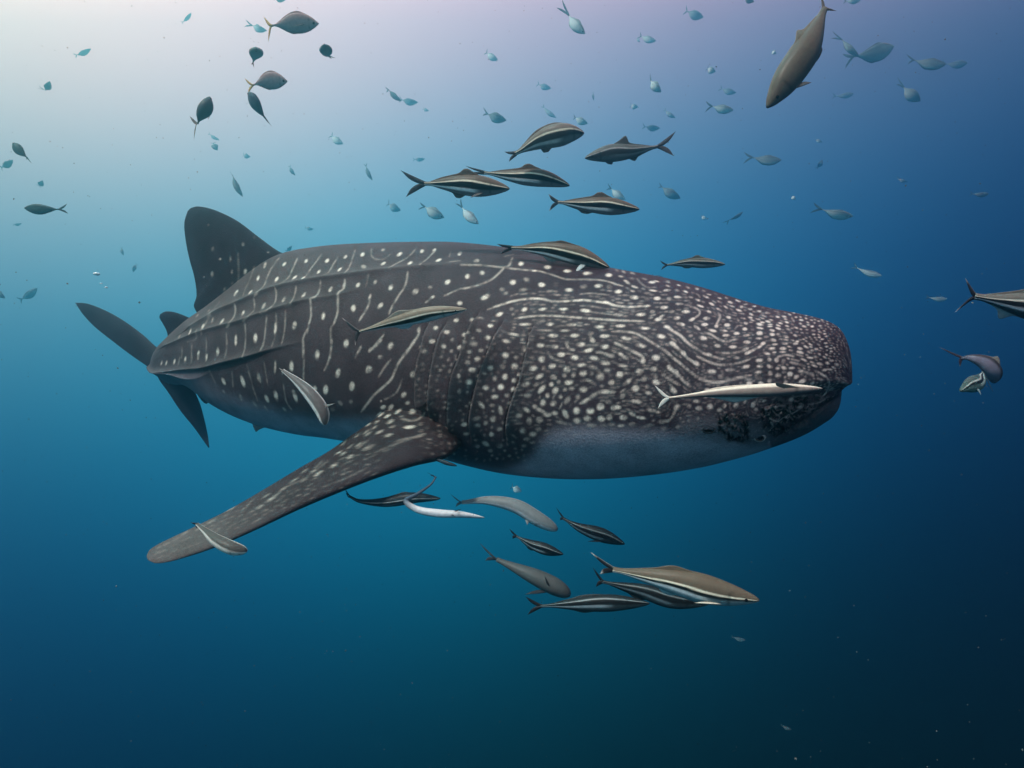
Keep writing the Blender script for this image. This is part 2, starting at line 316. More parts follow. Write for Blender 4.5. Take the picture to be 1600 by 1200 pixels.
(1040, 430, .1, """200 155 40 10 -15;30 235 50 18;315 258 50 14 -22;195 342 62 18 -5;675 300 44 10 -12;630 335 56 16 -25;505 388 44 16 -20;220 450 60 18
545 482 66 14 -18;720 450 50 18 -28;845 360 40 10 -18;845 418 44 14 -28;1010 422 52 18 -18;1130 400 50 12 -22;285 300 50 14 -15 .4
330 398 60 14 0 .3;50 370 40 26 0 .4;10 500 24 24;315 570 70 32;95 565 50 22 0 .4;680 572 42 22 -25;840 540 60 14 -28;940 500 50 14 -35
1040 485 50 12 -20 .6;1185 495 30 24 0 .6;1145 548 56 16 -20;1080 592 44 12 -22;1320 528 36 20 -10;1250 455 40 10 10 .6;1385 485 40 10
175 668 56 30;410 690 56 28 20 .9;640 675 56 30;985 660 46 22 -15;1075 628 40 10 -15;1190 600 60 10 -10 .5;1335 610 46 16 -25
1450 565 40 14 -20 .6;1590 590 40 18;1530 635 52 14 -15;1320 660 46 16 -15;1215 675 50 14 -15;1440 685 50 10 -15;1510 670 44 8 -15
240 765 72 26 -15;612 770 56 28;960 778 56 28;795 795 34 30 0 .8;1255 750 36 24 -20;1365 705 50 10 -18;1475 765 60 16 -15;1515 738 40 12
1590 718 36 12;1335 735 30 8;490 820 66 22 -35;735 865 72 22 -15;910 865 66 16 -10;1240 840 42 26;1360 850 32 24 0 .4;1470 825 70 14 -12
360 880 50 20 0 .5;1110 910 50 24;1470 912 52 30;945 942 60 22;1265 940 60 20 5 .8;585 985 76 36 -12;390 945 40 26 0 .4;1465 988 56 18
1570 965 36 20;115 1070 60 32 -25;1080 1005 60 18 5 .9;1270 1048 62 28;1520 1070 50 26 20;810 1105 66 28 -12;1050 1120 66 26
610 1100 60 22 -20 .6;1450 1130 60 16 20;1250 1145 60 16 12 .6""",
"""16 .45|380 490 460 510 530 560 520 620 450 670
20 .55|820 580 850 640 830 700 800 760 790 800
16 .55|1120 670 1140 720
14 .6|1130 790 1080 840
18 .6|600 890 700 920 780 970 860 1015 950 1035 1050 1015
24 .7|0 790 100 860 240 950 330 1040 420 1110 520 1170
22 .7|150 1100 250 1190
10 .35|400 270 500 300 540 350
10 .35|730 400 790 430
16 .6|1520 1070 1380 1160 1350 1180"""),
(1180, 470, .1, """60 160 44 12;200 185 50 14 -22;130 235 48 14 -18;350 250 40 14 -15;450 245 44 14 -15;200 325 46 14 -18;395 350 40 12 -15
495 335 38 14 -20;70 370 60 18 -15;110 335 40 10 -18;240 370 50 10;250 300 44 10 -15 .7;360 385 44 10 -20;230 400 50 10;360 432 50 16 -20
520 448 50 14 -22;265 462 48 18 -12;70 425 66 14 -12;68 505 54 34;265 525 46 26 -10;355 520 36 18 0 .5;480 558 56 24 -15;445 495 50 12 -15
630 545 40 16 -25;60 588 56 16;180 562 40 18 0 .8;280 615 56 24 -12;450 605 80 16 -8 .8;110 670 46 26 40 .8;310 680 54 16;460 665 56 20 -8
630 670 44 20;660 635 36 16;265 750 62 28;435 745 60 24;540 720 46 14 -18;700 745 46 20 -15;795 720 46 18 -30;560 775 40 14 -15
430 800 56 16;180 820 66 22 -15;300 805 40 14;700 805 66 22 -15;850 805 46 16 -22;890 775 36 18;950 755 34 20;1000 835 40 16 -30
950 878 42 22 -15;860 890 60 16 -8;760 925 60 16 -25;220 920 40 30 0 .8;335 925 38 40 0 .8;445 940 36 36 0 .5;230 1025 56 28 -20
350 1055 36 22 0 .8;450 1050 52 28 -25;570 1050 56 20 0 .7;1010 985 56 22 -15;1130 975 40 24 -30;900 965 50 16 -22;925 1015 60 16 -20
1190 935 46 20 0 .7;1270 1000 40 30 0 .7;1160 1070 50 16 -10;1080 1080 50 20;1230 1045 40 16 -25;240 1130 44 40 0 .7;360 1165 54 36
450 1115 36 18 0 .7;545 1145 48 40;650 1180 44 30 0 .7;720 1100 60 24 0 .7;720 300 40 14 -10;765 400 40 16 -15;640 420 40 12 -20
890 400 30 16;1020 390 36 12;580 430 30 10;905 465 34 16;1015 490 34 14 -20;1085 515 30 12;1120 555 34 12;915 525 30 12;690 540 26 10
790 575 30 12 -25;700 610 30 10;755 600 26 10;910 640 36 10 -25;860 680 44 12 -28;1000 570 30 10;1045 600 30 12;1160 620 34 12
1100 660 34 12;990 685 36 12 -25;1120 715 30 14;1030 740 34 12 -25;1180 745 28 12;1190 790 28 12;1085 880 36 12 -30;1110 840 36 12 -30
870 720 30 10 -20""",
"""18 .6|340 900 370 870 450 850 530 850 620 875
20 .6|540 960 640 980 780 1020
14 .5|560 910 700 940
12 .5|580 820 750 870
18 .6|680 1100 780 1110 870 1150 920 1180
18 .8|930 1090 1010 1130 1100 1190
14 .6|0 750 60 730
14 .35|570 260 610 330"""),
(900, 500, .1, """450 250 78 28;785 285 84 28 -10;1330 255 76 34 -15;1015 400 82 34 -10;1510 375 56 32 -25;10 235 50 24;75 380 66 26 8;450 410 72 32 -10
195 470 76 22 15 .8;295 605 80 28 -15;450 670 74 28 -12 .8;80 705 66 28 0 .7;255 730 72 24 -10 .7;1250 585 66 50;1160 475 50 18 10 .35
705 540 60 26 -38;770 585 66 28 -25;730 715 100 22 -8 .7;490 790 54 28 0 .8;110 830 56 40 0 .9;1215 765 56 40 0 .8;1045 640 44 40 0 .8
995 800 68 42;385 895 64 44 -20 .9;680 855 62 52;555 970 46 38 0 .6;800 970 84 36 35 .7;1065 920 48 40 0 .45;1255 970 66 44 -15
930 1070 66 52;1110 1040 40 30 0 .5;110 1085 62 44 0 .8;1480 750 80 34 -35;1560 800 50 26 -30;1520 1110 66 34 -30;910 680 40 20 0 .25
240 850 36 24 0 .25;400 1030 40 26 0 .3""",
"""18 .7|560 180 700 180 850 190 950 215 1050 265 1150 330 1280 410 1400 490 1500 570 1600 665
24 .7|590 345 700 400 830 460 950 520 1030 570 1060 630
20 .4|340 490 450 530 580 590
24 .5|200 190 220 250 270 340
20 .7|1370 100 1440 120 1530 180 1600 220
24 .45|1340 840 1450 920 1600 1010
24 .7|1500 760 1600 850
18 .45|1560 400 1600 460"""),
(1040, 530, .1, """280 220 60 34 -45;475 375 72 36 -30;885 305 60 22;690 245 60 26 -20;1115 288 56 20;1290 215 60 22 20;720 505 76 36 -8;1010 480 80 24 0
1255 430 72 34 15;1465 330 62 30 5;1470 425 54 24;1455 515 80 22 5;1450 605 70 20 0 .8;865 575 56 22 0 .5;1305 690 54 36;1490 690 50 34
80 460 80 34 -35;530 710 50 30 0 .4;125 800 70 40 -40;650 790 50 24;480 970 60 26;175 1060 60 50 0 .8;370 1050 40 34 0 .5;700 1060 56 60 0 .7
520 1080 60 40 0 .5;860 1110 50 34 0 .5;1150 1040 56 50 0 .8;1290 980 40 34 0 .7;1460 1020 50 60 0 .6;940 1040 40 40""",
"""22 .7|0 170 100 280 220 370 350 480 480 580 600 640 750 675 870 670 1000 640 1150 600 1340 560
22 .65|120 100 250 200 350 300 480 380
20 .65|270 0 380 80 500 160 620 230 760 280 900 305
18 .55|780 200 900 215 1050 215 1180 190 1290 150
22 .65|1240 220 1350 180 1440 130 1520 70
20 .55|480 260 600 320 720 370 850 400 1000 395 1150 370 1330 310
28 .7|100 480 200 570 300 660 400 750
24 .45|0 580 100 650 230 720
24 .6|150 1050 120 1180
12 .6|1540 210 1600 230"""),
(1180, 580, .1, """225 150 34 40 -60 .8;480 180 40 34;740 155 70 36 20 .9;640 90 50 30 30 .8;900 190 44 30 0 .8;1020 130 70 26 -20 .9;870 40 50 20
100 190 40 28 0 .8;60 520 36 60 0 .6;235 465 40 24 0 .6;130 600 50 34 0 .4;720 440 50 40 0 .6;870 560 50 34 20 .5;940 390 60 24 0 .6;480 570 46 26 0 .5
1280 120 60 24 -20 .5;1380 180 50 22 -20 .5""", ""),
(900, 600, .1, """385 360 60 50;225 420 56 46 0 .9;640 365 70 36;500 270 50 34 0 .5;725 190 60 40 50 .5;945 275 90 34 -10 .9;740 525 64 44;520 515 50 44 0 .7
395 545 54 44 0 .7;170 535 60 44 -15 .8;15 420 44 54 0 .7;40 570 44 40 0 .5;880 470 60 28 -30 .8;1020 525 90 28 -8 .8;880 630 60 36 0 .6
1180 410 80 30 -10 .8;1290 440 50 26 0 .7;700 650 60 26 0 .6;560 635 60 28 0 .4;400 650 50 36 0 .35;215 645 60 34 0 .35;1130 650 100 28 10 .45
1370 700 60 40 0 .35;1340 590 60 34 0 .5;1570 370 50 46 0 .7;1130 140 60 30 -15 .7;1590 670 40 34 0 .4;1040 690 60 22 25 .35;1200 750 60 24 0 .2""",
"""28 .6|60 300 150 270 260 200 360 130 480 130 620 125
26 .5|1560 380 1510 500 1450 570 1340 590"""),
# pectoral fin blade
(400, 600, .25, """795 145 20 12 20;770 190 24 8 35;485 510 30 10 35;390 560 34 9 35;295 600 28 10 30;590 455 26 12 30;545 435 22 8 40;470 395 28 5 50 .7
395 500 34 6 45 .8;350 550 30 6 40 .8;240 600 34 6 35 .7;170 655 30 8 32 .8;95 720 36 10 30 .8;60 700 34 6 32 .6;20 770 26 10 30 .6
700 395 36 10 30;500 340 30 5 50 .6;640 380 30 6 40 .7;300 545 30 5 40 .6;130 690 30 5 35 .6""",
"""7 .35|1060 310 940 350 860 380 740 430
5 .3|700 520 560 590 400 650
5 .3|450 480 330 570 200 640"""),
(200, 750, .25, """640 180 40 8 28 .6;560 200 34 7 28 .6;520 260 40 7 28 .5;450 300 30 7 30 .6;700 120 34 6 30 .6;590 140 40 5 30 .6;360 330 30 5 30 .4
300 370 34 6 28 .4;480 220 30 5 28 .5;400 260 34 5 30 .5;240 400 30 7 25 .35""", ""),
]
CX0, CY0, CX1, CY1, CSC = 200, 290, 1360, 900, 2.0      # skin canvas in photo units, samples per unit
CW, CH = int((CX1-CX0)*CSC), int((CY1-CY0)*CSC)
def sst(a, b, x):
    t = np.clip((x-a)/(b-a), 0, 1); return t*t*(3-2*t)
def canvas(): return np.zeros((CH, CW), np.float32)
def window(x0, x1, y0, y1):
    i0 = max(0, int((x0-CX0)*CSC)); i1 = min(CW, int((x1-CX0)*CSC)+2)
    j0 = max(0, int((y0-CY0)*CSC)); j1 = min(CH, int((y1-CY0)*CSC)+2)
    if i1 <= i0 or j1 <= j0: return None
    X, Y = np.meshgrid(np.arange(i0, i1)/CSC+CX0, np.arange(j0, j1)/CSC+CY0)
    return slice(j0, j1), slice(i0, i1), X, Y
def put_spot(cv, x, y, a, b, ang, lv, soft=.4):
    m = max(a, b)*1.6+1; w = window(x-m, x+m, y-m, y+m)
    if w is None: return
    sj, si, X, Y = w; c, s = math.cos(math.radians(ang)), -math.sin(math.radians(ang))
    u = ((X-x)*c+(Y-y)*s)/a; v = (-(X-x)*s+(Y-y)*c)/b
    r = np.sqrt(u*u+v*v)
    cv[sj, si] = np.maximum(cv[sj, si], lv*(1-sst(soft, 1.22, r)))
def smooth_pts(p, n=6):
    p = np.array(p, float)
    if len(p) < 3: return p
    q = np.vstack([2*p[0]-p[1], p, 2*p[-1]-p[-2]]); out = []
    for i in range(1, len(q)-2):
        for t in np.linspace(0, 1, n, endpoint=False):
            a, b, c, d = q[i-1], q[i], q[i+1], q[i+2]
            out.append(.5*(2*b+(c-a)*t+(2*a-5*b+4*c-d)*t*t+(3*b-a-3*c+d)*t**3))
    out.append(p[-1]); return np.array(out)
def line_dist(pts, m):
    pts = smooth_pts(pts); w = window(pts[:, 0].min()-m, pts[:, 0].max()+m, pts[:, 1].min()-m, pts[:, 1].max()+m)
    if w is None: return None
    sj, si, X, Y = w; best = np.full(X.shape, 1e9); side = np.zeros(X.shape); tt = np.zeros(X.shape)
    n = len(pts)-1
    for k in range(n):
        a, b = pts[k], pts[k+1]; d = b-a; L2 = d@d+1e-9
        t = np.clip(((X-a[0])*d[0]+(Y-a[1])*d[1])/L2, 0, 1)
        ex, ey = X-a[0]-t*d[0], Y-a[1]-t*d[1]; q = ex*ex+ey*ey
        better = q < best; best = np.where(better, q, best)
        side = np.where(better, np.sign(d[0]*ey-d[1]*ex), side); tt = np.where(better, (k+t)/n, tt)
    return sj, si, np.sqrt(best), side, tt
def put_line(cv, pts, hw, lv):
    r = line_dist(pts, hw*2.2+1)
    if r is None: return
    sj, si, d, _, t = r; endf = sst(0, .06, t)*sst(0, .06, 1-t)*.6+.4
    cv[sj, si] = np.maximum(cv[sj, si], lv*(1-sst(.2, 1.3, d/(hw*endf+.25))))
def poly_mask(pts, blur=3):
    cv = canvas(); P = [((x-CX0)*CSC, (y-CY0)*CSC) for x, y in pts]
    yy, xx = np.mgrid[0:CH, 0:CW]; ins = np.zeros((CH, CW), bool)
    for i in range(len(P)):
        (x1, y1), (x2, y2) = P[i], P[i-1]
        if y1 == y2: continue
        ins ^= ((yy < y1) != (yy < y2)) & (xx < (x2-x1)*(yy-y1)/(y2-y1)+x1)
    return blurred(ins.astype(np.float32), blur)
def blurred(a, px):
    k = max(1, int(px*CSC))
    for _ in range(2):
        for ax in (0, 1):
            c = np.cumsum(np.pad(a, [(k+1, k) if i == ax else (0, 0) for i in (0, 1)], mode='edge'), axis=ax)
            n = a.shape[ax]
            a = (np.take(c, np.arange(2*k+1, 2*k+1+n), ax)-np.take(c, np.arange(0, n), ax))/(2*k+1)
    return a.astype(np.float32)
LIGHT = canvas()
for ox, oy, sc, sp, ln in TILES:
    for s in sp.replace('\n', ';').split(';'):
        if not s.strip(): continue
        v = [float(q) for q in s.split()]; v += [0, 1][len(v)-4:] if len(v) < 6 else []
        put_spot(LIGHT, ox+v[0]*sc, oy+v[1]*sc, v[2]*sc, v[3]*sc, v[4], v[5])
    for s in ln.split('\n'):
        if not s.strip(): continue
        h, p = s.split('|'); hw, lv = [float(q) for q in h.split()]; lv *= .95 if ox > 700 else .8; hw *= .92; p = [float(q) for q in p.split()]
        put_line(LIGHT, [(ox+a*sc, oy+b*sc) for a, b in zip(p[::2], p[1::2])], hw*sc, lv)
# finer spots filled in between on the snout and along the far crown of the head
random.seed(4)
def flow_field():
    b = blurred(LIGHT, 1); gy, gx = np.gradient(b); J = [blurred(q, 9) for q in (gx*gx, gy*gy, gx*gy)]
    return np.degrees(.5*np.arctan2(2*J[2], J[0]-J[1]))+90
FLOW = flow_field()
def follow(x0, x1, y_of, n, size, gap, lv):
    for _ in range(n):
        x = random.uniform(x0, x1); a, b = y_of(x); y = random.uniform(a, b); s = size(x, y); g = gap*s
        w = window(x-g, x+g, y-g*.7, y+g*.7)
        if w is None or LIGHT[w[0], w[1]].size == 0 or LIGHT[w[0], w[1]].max() > .16: continue
        an = -FLOW[int((y-CY0)*CSC), int((x-CX0)*CSC)]
        put_spot(LIGHT, x, y, s*random.uniform(1.0, 2.6), s*random.uniform(.42, .6), an, random.uniform(*lv))
def fill(poly_x0, poly_x1, y_of, n, size, gap, lv=(.5, .95), rnd=False):
    for _ in range(n):
        x = random.uniform(poly_x0, poly_x1); a, b = y_of(x); y = random.uniform(a, b)
        s = size(x, y); g = gap*s
        w = window(x-g, x+g, y-g*.62, y+g*.62)
        if w is None or LIGHT[w[0], w[1]].size == 0 or LIGHT[w[0], w[1]].max() > .12: continue
        if rnd: put_spot(LIGHT, x, y, s*random.uniform(.7, 1.15), s*random.uniform(.55, .85), random.uniform(-90, 90), random.uniform(*lv)); continue
        put_spot(LIGHT, x, y, s*random.uniform(.85, 1.2), s*random.uniform(.36, .5), random.uniform(-30, -10), random.uniform(*lv))
fill(1225, 1334, lambda x: (482, 610), 9000, lambda x, y: 3.1-1.5*(x-1225)/109, 1.15)
fill(960, 1240, lambda x: (420+(x-960)*.24, 452+(x-960)*.2), 1800, lambda x, y: 4.2-1.0*(x-960)/280, 1.5, (.3, .7))
follow(940, 1235, lambda x: (440+(x-940)*.17, 650), 3500, lambda x, y: 3.0-1.0*(x-940)/295, 1.02, (.14, .42))
follow(800, 960, lambda x: (455, 680), 1800, lambda x, y: 3.0, 1.2, (.12, .36))
fill(720, 1100, lambda x: (520, 660), 2000, lambda x, y: 3.0, 1.6, (.12, .4), True)
fill(655, 850, lambda x: (540, 720), 1500, lambda x, y: 3.0, 1.9, (.12, .42), True)
# finer dim dashes along the outer blade of the pectoral fin
for _ in range(520):
    f = random.random(); x = 590-345*f; yc = 722+(866-722)*f**1.02; hwf = 34-20*f; o = random.uniform(-.95, .62); y = yc+o*hwf; g = 5
    w = window(x-g, x+g, y-2.6, y+2.6)
    if w is None or LIGHT[w[0], w[1]].size == 0 or LIGHT[w[0], w[1]].max() > .15: continue
    put_spot(LIGHT, x, y, random.uniform(3, 7), random.uniform(.8, 1.5), random.uniform(22, 36), random.uniform(.16, .5))
FIL = canvas()                                       # pale torn filaments over the scarred cheek and lip
for hw, lv, p in [(1.1, 1, (1090, 60, 1130, 110, 1210, 220, 1270, 280, 1280, 340, 1230, 390)), (.8, .8, (1280, 280, 1400, 270)),
                  (.9, .6, (1250, 90, 1400, 130, 1470, 220)), (.8, .7, (690, 560, 730, 660, 740, 670, 620, 730, 520, 790)),
                  (.8, .6, (740, 670, 860, 600)), (.7, .6, (420, 610, 500, 690, 580, 640)), (.9, .8, (520, 790, 440, 770, 360, 740)),
                  (.7, .6, (500, 690, 540, 720, 500, 790)), (.8, .6, (440, 860, 320, 960)), (.7, .5, (250, 720, 370, 670)),
                  (2.2, .7, (380, 800, 420, 850)), (1.0, .5, (1000, 520, 1150, 500, 1280, 430)), (.7, .35, (600, 960, 900, 830, 1180, 620)),
                  (1.2, .8, (-180, 60+650-580+20, -100, 650-580-30+90, 0, 100+60)), (.8, .5, (0, 720, 120, 740, 200, 720)),
                  (.7, .5, (640, 330, 760, 400, 900, 380)), (.8, .5, (300, 600, 420, 560, 640, 540)), (.6, .5, (-560, 560, -500, 590, -440, 650))]:
    put_line(FIL, [(1180+a*.1, 580+b*.1) for a, b in zip(p[::2], p[1::2])], hw, lv)
for k in range(46):                                  # short ragged threads
    x, y = random.uniform(1125, 1185), random.uniform(645, 692)
    if k > 22: x = random.uniform(1190, 1310); y = 690-(x-1190)*.5+random.uniform(-32, -4)
    a = random.uniform(0, 6.3); l = random.uniform(2, 6)
    put_line(FIL, [(x, y), (x+l*.5*math.cos(a)+random.uniform(-1, 1), y+l*.5*math.sin(a)), (x+l*math.cos(a), y+l*math.sin(a))], random.uniform(.35, .8), random.uniform(.25, .7))
SCAR = np.maximum(poly_mask([(1124, 652), (1140, 646), (1172, 650), (1180, 664), (1178, 694), (1140, 690), (1122, 676)], 2)*.9,
                  poly_mask([(1200, 640), (1222, 628), (1262, 618), (1300, 616), (1328, 606), (1332, 640), (1300, 662), (1262, 678), (1225, 684), (1205, 672)], 2.5))
SCAR *= (1-.9*LIGHT)*np.clip(.75+blurred(np.random.default_rng(5).normal(size=(CH, CW)).astype(np.float32), 3)*9, .35, 1)
BELLY = poly_mask([(240, 586), (285, 582), (315, 583), (330, 597), (345, 612), (372, 624), (400, 634), (440, 645), (480, 655), (530, 657), (600, 655), (640, 690),
                   (700, 722), (780, 738), (812, 728), (834, 712), (846, 690), (864, 672), (900, 668), (960, 672), (1040, 676), (1110, 686), (1180, 697), (1215, 698),
                   (1260, 690), (1300, 672), (1340, 640), (1340, 900), (200, 900)], 8)
CHEEK = poly_mask([(1060, 655), (1110, 652), (1200, 664), (1222, 678), (1216, 702), (1140, 694), (1060, 684)], 7)
LIGHT = blurred(LIGHT, .55)*1.08
LIGHT *= 1-.45*BELLY
NZ = np.random.default_rng(3).normal(size=(CH//4+1, CW//4+1)).astype(np.float32)
NZ = np.kron(NZ, np.ones((4, 4), np.float32))[:CH, :CW]
LIGHT *= np.clip(.92+blurred(NZ, 3)*1.3+blurred(NZ, 1)*.35, .35, 1.15)
def sample(cv, px, py):
    x = np.clip((px-CX0)*CSC, 0, CW-1.001); y = np.clip((py-CY0)*CSC, 0, CH-1.001)
    i, j = x.astype(int), y.astype(int); fx, fy = x-i, y-j
    return cv[j, i]*(1-fx)*(1-fy)+cv[j, i+1]*fx*(1-fy)+cv[j+1, i]*(1-fx)*fy+cv[j+1, i+1]*fx*fy
# relief: gill flaps, three long ridges, lip fold (metres along the normal)
RELIEF = canvas(); EDGE = canvas()  # EDGE: highlight painted along the ridge crests and gill flaps
GILLS = [[(672, 498), (662, 545), (655, 573), (653, 627), (662, 646)], [(702, 495), (686, 544), (677, 587), (673, 627), (671, 656)],
         [(753, 484), (735, 518), (721, 560), (709, 592), (703, 653), (706, 694)], [(792, 492), (771, 539), (757, 573), (745, 613), (737, 653), (737, 698)],
         [(837, 502), (829, 533), (817, 587), (802, 627), (794, 661), (793, 704)]]
for g in GILLS:
    r = line_dist(g, 42)
    if r is None: continue
    sj, si, d, side, t = r; ends = sst(0, .16, t)*sst(0, .2, 1-t)
    sd = np.where(side < 0, d, -d); bump = (.036*np.exp(-np.maximum(sd, 0)/11)*sst(-2.4, 1.2, sd)-.016*np.exp(-((sd+2.6)/1.6)**2))*ends
    RELIEF[sj, si] += bump
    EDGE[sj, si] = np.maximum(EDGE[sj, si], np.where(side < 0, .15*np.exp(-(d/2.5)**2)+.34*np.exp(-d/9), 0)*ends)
RIDGE = [([(300, 512), (340, 487), (370, 474), (400, 461), (430, 450), (480, 439), (560, 428), (620, 421), (700, 415), (760, 416), (840, 424), (880, 432)], .020),
         ([(262, 540), (300, 524), (330, 514), (375, 502), (400, 493), (450, 477), (480, 469), (520, 463), (560, 453), (600, 449)], .018),
         ([(243, 582), (285, 577), (320, 574), (350, 566), (390, 556), (420, 547), (460, 537), (500, 527)], .024)]
for p, h in RIDGE:
    r = line_dist(p, 40); sj, si, d, side, t = r; ends = sst(0, .5, 1-t)
    RELIEF[sj, si] += np.where(side < 0, h*np.exp(-d/9), h*np.exp(-d/3.0))*ends
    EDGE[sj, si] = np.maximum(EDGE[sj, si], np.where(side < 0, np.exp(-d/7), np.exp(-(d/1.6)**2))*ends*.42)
r = line_dist([(1334, 606), (1322, 620), (1300, 640), (1275, 660), (1245, 680), (1215, 694)], 16)
sj, si, d, side, t = r
RELIEF[sj, si] -= .034*np.exp(-(d/2.4)**2)
RELIEF[sj, si] += np.where(side < 0, 0, .0)
SCARN = SCAR
NZ = np.random.default_rng(3).normal(size=(CH//4+1, CW//4+1)).astype(np.float32)
NZ = np.kron(NZ, np.ones((4, 4), np.float32))[:CH, :CW]
RELIEF += SCAR*(blurred(NZ, 1.2)*.003+blurred(NZ, 3)*.008)
JAW = poly_mask([(1345, 612), (1322, 624), (1302, 642), (1276, 662), (1246, 682), (1215, 697), (1215, 720), (1345, 720)], 1.5)
# ---------------------------------------------------------------- whale shark
skin = material('spotted_skin', .6, .12, (7, .24), (95, .55, .005), fine=(150, .22))
shark = thing('whale_shark', 'huge whale shark with white spots and lines swimming to the right', 'shark', W(800, 600, 3.8))
NOSE = np.array([1.405, 2.83]); TD = np.array([-.842, .540])
def axis_at(s):
    s = np.asarray(s, float)
    a = NOSE+TD*np.minimum(s, 4.72)[..., None]
    r = np.clip(s-4.72, 0, 9); r1 = np.minimum(r, .5); th0 = math.atan2(TD[1], TD[0]); th1 = math.atan2(.905, -.43)
    for k in range(40):                                # bend of the tail stock away from the camera
        f = np.clip(r/.5*40-k, 0, 1); th = th0+(th1-th0)*(k+.5)/40
        a = a+np.stack([np.cos(th), np.sin(th)], -1)*(f*.5/40)[..., None]
    return a+np.array([-.43, .905])/np.hypot(.43, .905)*(r-r1)[..., None]
TOP = [(1332, 592), (1330, 575), (1327, 552), (1320, 528), (1311, 513), (1300, 505), (1285, 499), (1250, 491), (1200, 481), (1150, 466), (1100, 450), (1050, 437), (950, 418),
       (850, 397), (780, 386), (700, 380), (600, 381), (500, 387), (450, 397), (420, 414), (380, 443), (340, 472), (303, 497), (288, 509), (262, 532), (200, 545)]
BOT = [(1332, 594), (1330, 618), (1326, 636), (1318, 650), (1300, 664), (1270, 681), (1200, 704), (1150, 717), (1100, 729), (1000, 743), (920, 747), (850, 744), (800, 738), (750, 727),
       (700, 713), (640, 703), (520, 685), (470, 679), (400, 662), (350, 640), (300, 606), (288, 602), (262, 600), (200, 600)]
HW = [(0, .0), (.008, .12), (.03, .215), (.07, .30), (.13, .37), (.22, .43), (.4, .485), (.9, .54), (1.7, .575), (2.6, .55), (3.4, .46), (4.1, .32), (4.6, .20), (4.8, .165), (5.2, .12), (5.9, .07), (6.1, .04)]
ss = np.concatenate([[.0006, .002, .004, .007], np.linspace(.011, .1, 40)[:-1], np.linspace(.1, .6, 180)[:-1], np.linspace(.6, 4.9, 680)[:-1], np.linspace(4.9, 6.1, 40)])
ctr = axis_at(ss); pxs = 800+F*ctr[:, 0]/ctr[:, 1]; Dp = ctr[:, 1]
tang = unit(np.gradient(ctr, ss, axis=0)); nn = np.stack([-tang[:, 1], tang[:, 0]], 1)      # towards the near side
nn = np.where((nn[:, 1:2] > 0), -nn, nn)
zt = (600-slut(pxs, TOP))/F*Dp; zb = (600-slut(pxs, BOT))/F*Dp
late = sst(4.72, 5.2, ss); hh_l = slut(ss, [(4.6, .24), (4.9, .2), (5.2, .15), (6.1, .07)]); zc_l = .19
zc = (zt+zb)/2*(1-late)+zc_l*late; hh = (zt-zb)/2*(1-late)+hh_l*late
hw = slut(ss, HW)
NN, NF = 320, 96
th_near = np.linspace(0, math.pi, NN); th_far = -np.linspace(0, math.pi, NF)[1:-1][::-1]
th = np.concatenate([th_near, th_far]); near = np.arange(len(th)) < NN
pe = slut(ss, [(0, 2.3), (.3, 2.55), (1, 2.3), (2.5, 2.1), (3.6, 1.85), (4.5, 1.75), (6.1, 2.0)])[:, None]
cs, sn = np.cos(th)[None, :], np.abs(np.sin(th))[None, :]*np.where(th >= 0, 1, -1)[None, :]
vert = np.sign(cs)*np.abs(cs)**(2/pe); lat = np.sign(sn)*np.abs(sn)**(2/pe)
lat = lat*(1-.10*np.clip(vert, 0, 1)**2*1)                     # a rounder back
base = np.zeros((len(ss), len(th), 3))
base[..., :2] = ctr[:, None]+nn[:, None]*(hw[:, None]*lat)[..., None]
base[..., 2] = zc[:, None]+hh[:, None]*vert
px, py = project(base)
def mirrored(val):
    """near-side values; the far side takes them from the mirrored angle"""
    o = val.copy(); idx = (-th[~near])/math.pi*(NN-1); i0 = np.floor(idx).astype(int); fr = idx-i0
    o[:, ~near] = val[:, i0]*(1-fr)+val[:, np.minimum(i0+1, NN-1)]*fr
    return o
rel = mirrored(sample(RELIEF, px, py)); fade = sst(0, .15, ss)[:, None]*(1-sst(4.7, 5.1, ss))[:, None]
nrmv = unit(np.cross(np.gradient(base, axis=0), np.gradient(base, axis=1)))
cen = np.concatenate([ctr, zc[:, None]], 1)[:, None]
flip = np.sign(np.sum(nrmv*(base-cen), -1, keepdims=True)); nrmv = nrmv*np.where(flip == 0, 1, flip)
# lateral keel that ends the flank towards the tail
keel_v = slut(ss, [(0, -.2), (3.4, -.2), (4.2, -.45), (4.7, -.62), (5.2, -.3), (6.1, 0)])[:, None]
keel = (slut(ss, [(0, 0), (3.2, 0), (4.1, .025), (4.65, .055), (5.0, .05), (6.1, .02)]))[:, None]*np.exp(-np.abs(vert-keel_v)/.16)*(np.abs(lat) > .2)
body = base+nrmv*rel[..., None]*fade[..., None]
body[..., :2] += (nn[:, None]*(keel*np.sign(lat))[..., None])
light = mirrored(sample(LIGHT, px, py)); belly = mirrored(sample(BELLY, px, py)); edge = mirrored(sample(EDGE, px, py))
scar = mirrored(sample(SCAR, px, py)); fil = mirrored(sample(FIL, px, py))
light = light*(1-sst(4.8, 5.1, ss))[:, None]
def mixc(a, b, f): return a*(1-f[..., None])+b*f[..., None]
DARK = np.array([.038, .0225, .033]); SPOT = np.array([.74, .64, .55]); PALE = np.array([.36, .32, .385])
c = np.broadcast_to(DARK, body.shape).copy()
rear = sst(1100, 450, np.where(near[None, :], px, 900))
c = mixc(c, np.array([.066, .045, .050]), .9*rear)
headpx = sst(880, 1150, px); SPc = mixc(np.broadcast_to(SPOT, body.shape), np.broadcast_to(np.array([.62, .50, .46]), body.shape), headpx)
c = mixc(c, np.array([.19, .17, .165]), edge*.8)  # painted highlight on ridges and flaps
c = mixc(c, np.array([.15, .13, .15]), mirrored(sample(CHEEK, px, py))*.8)
belly = belly*(.35+.65*sst(300, 470, px))
c = mixc(c, PALE, belly*.92)
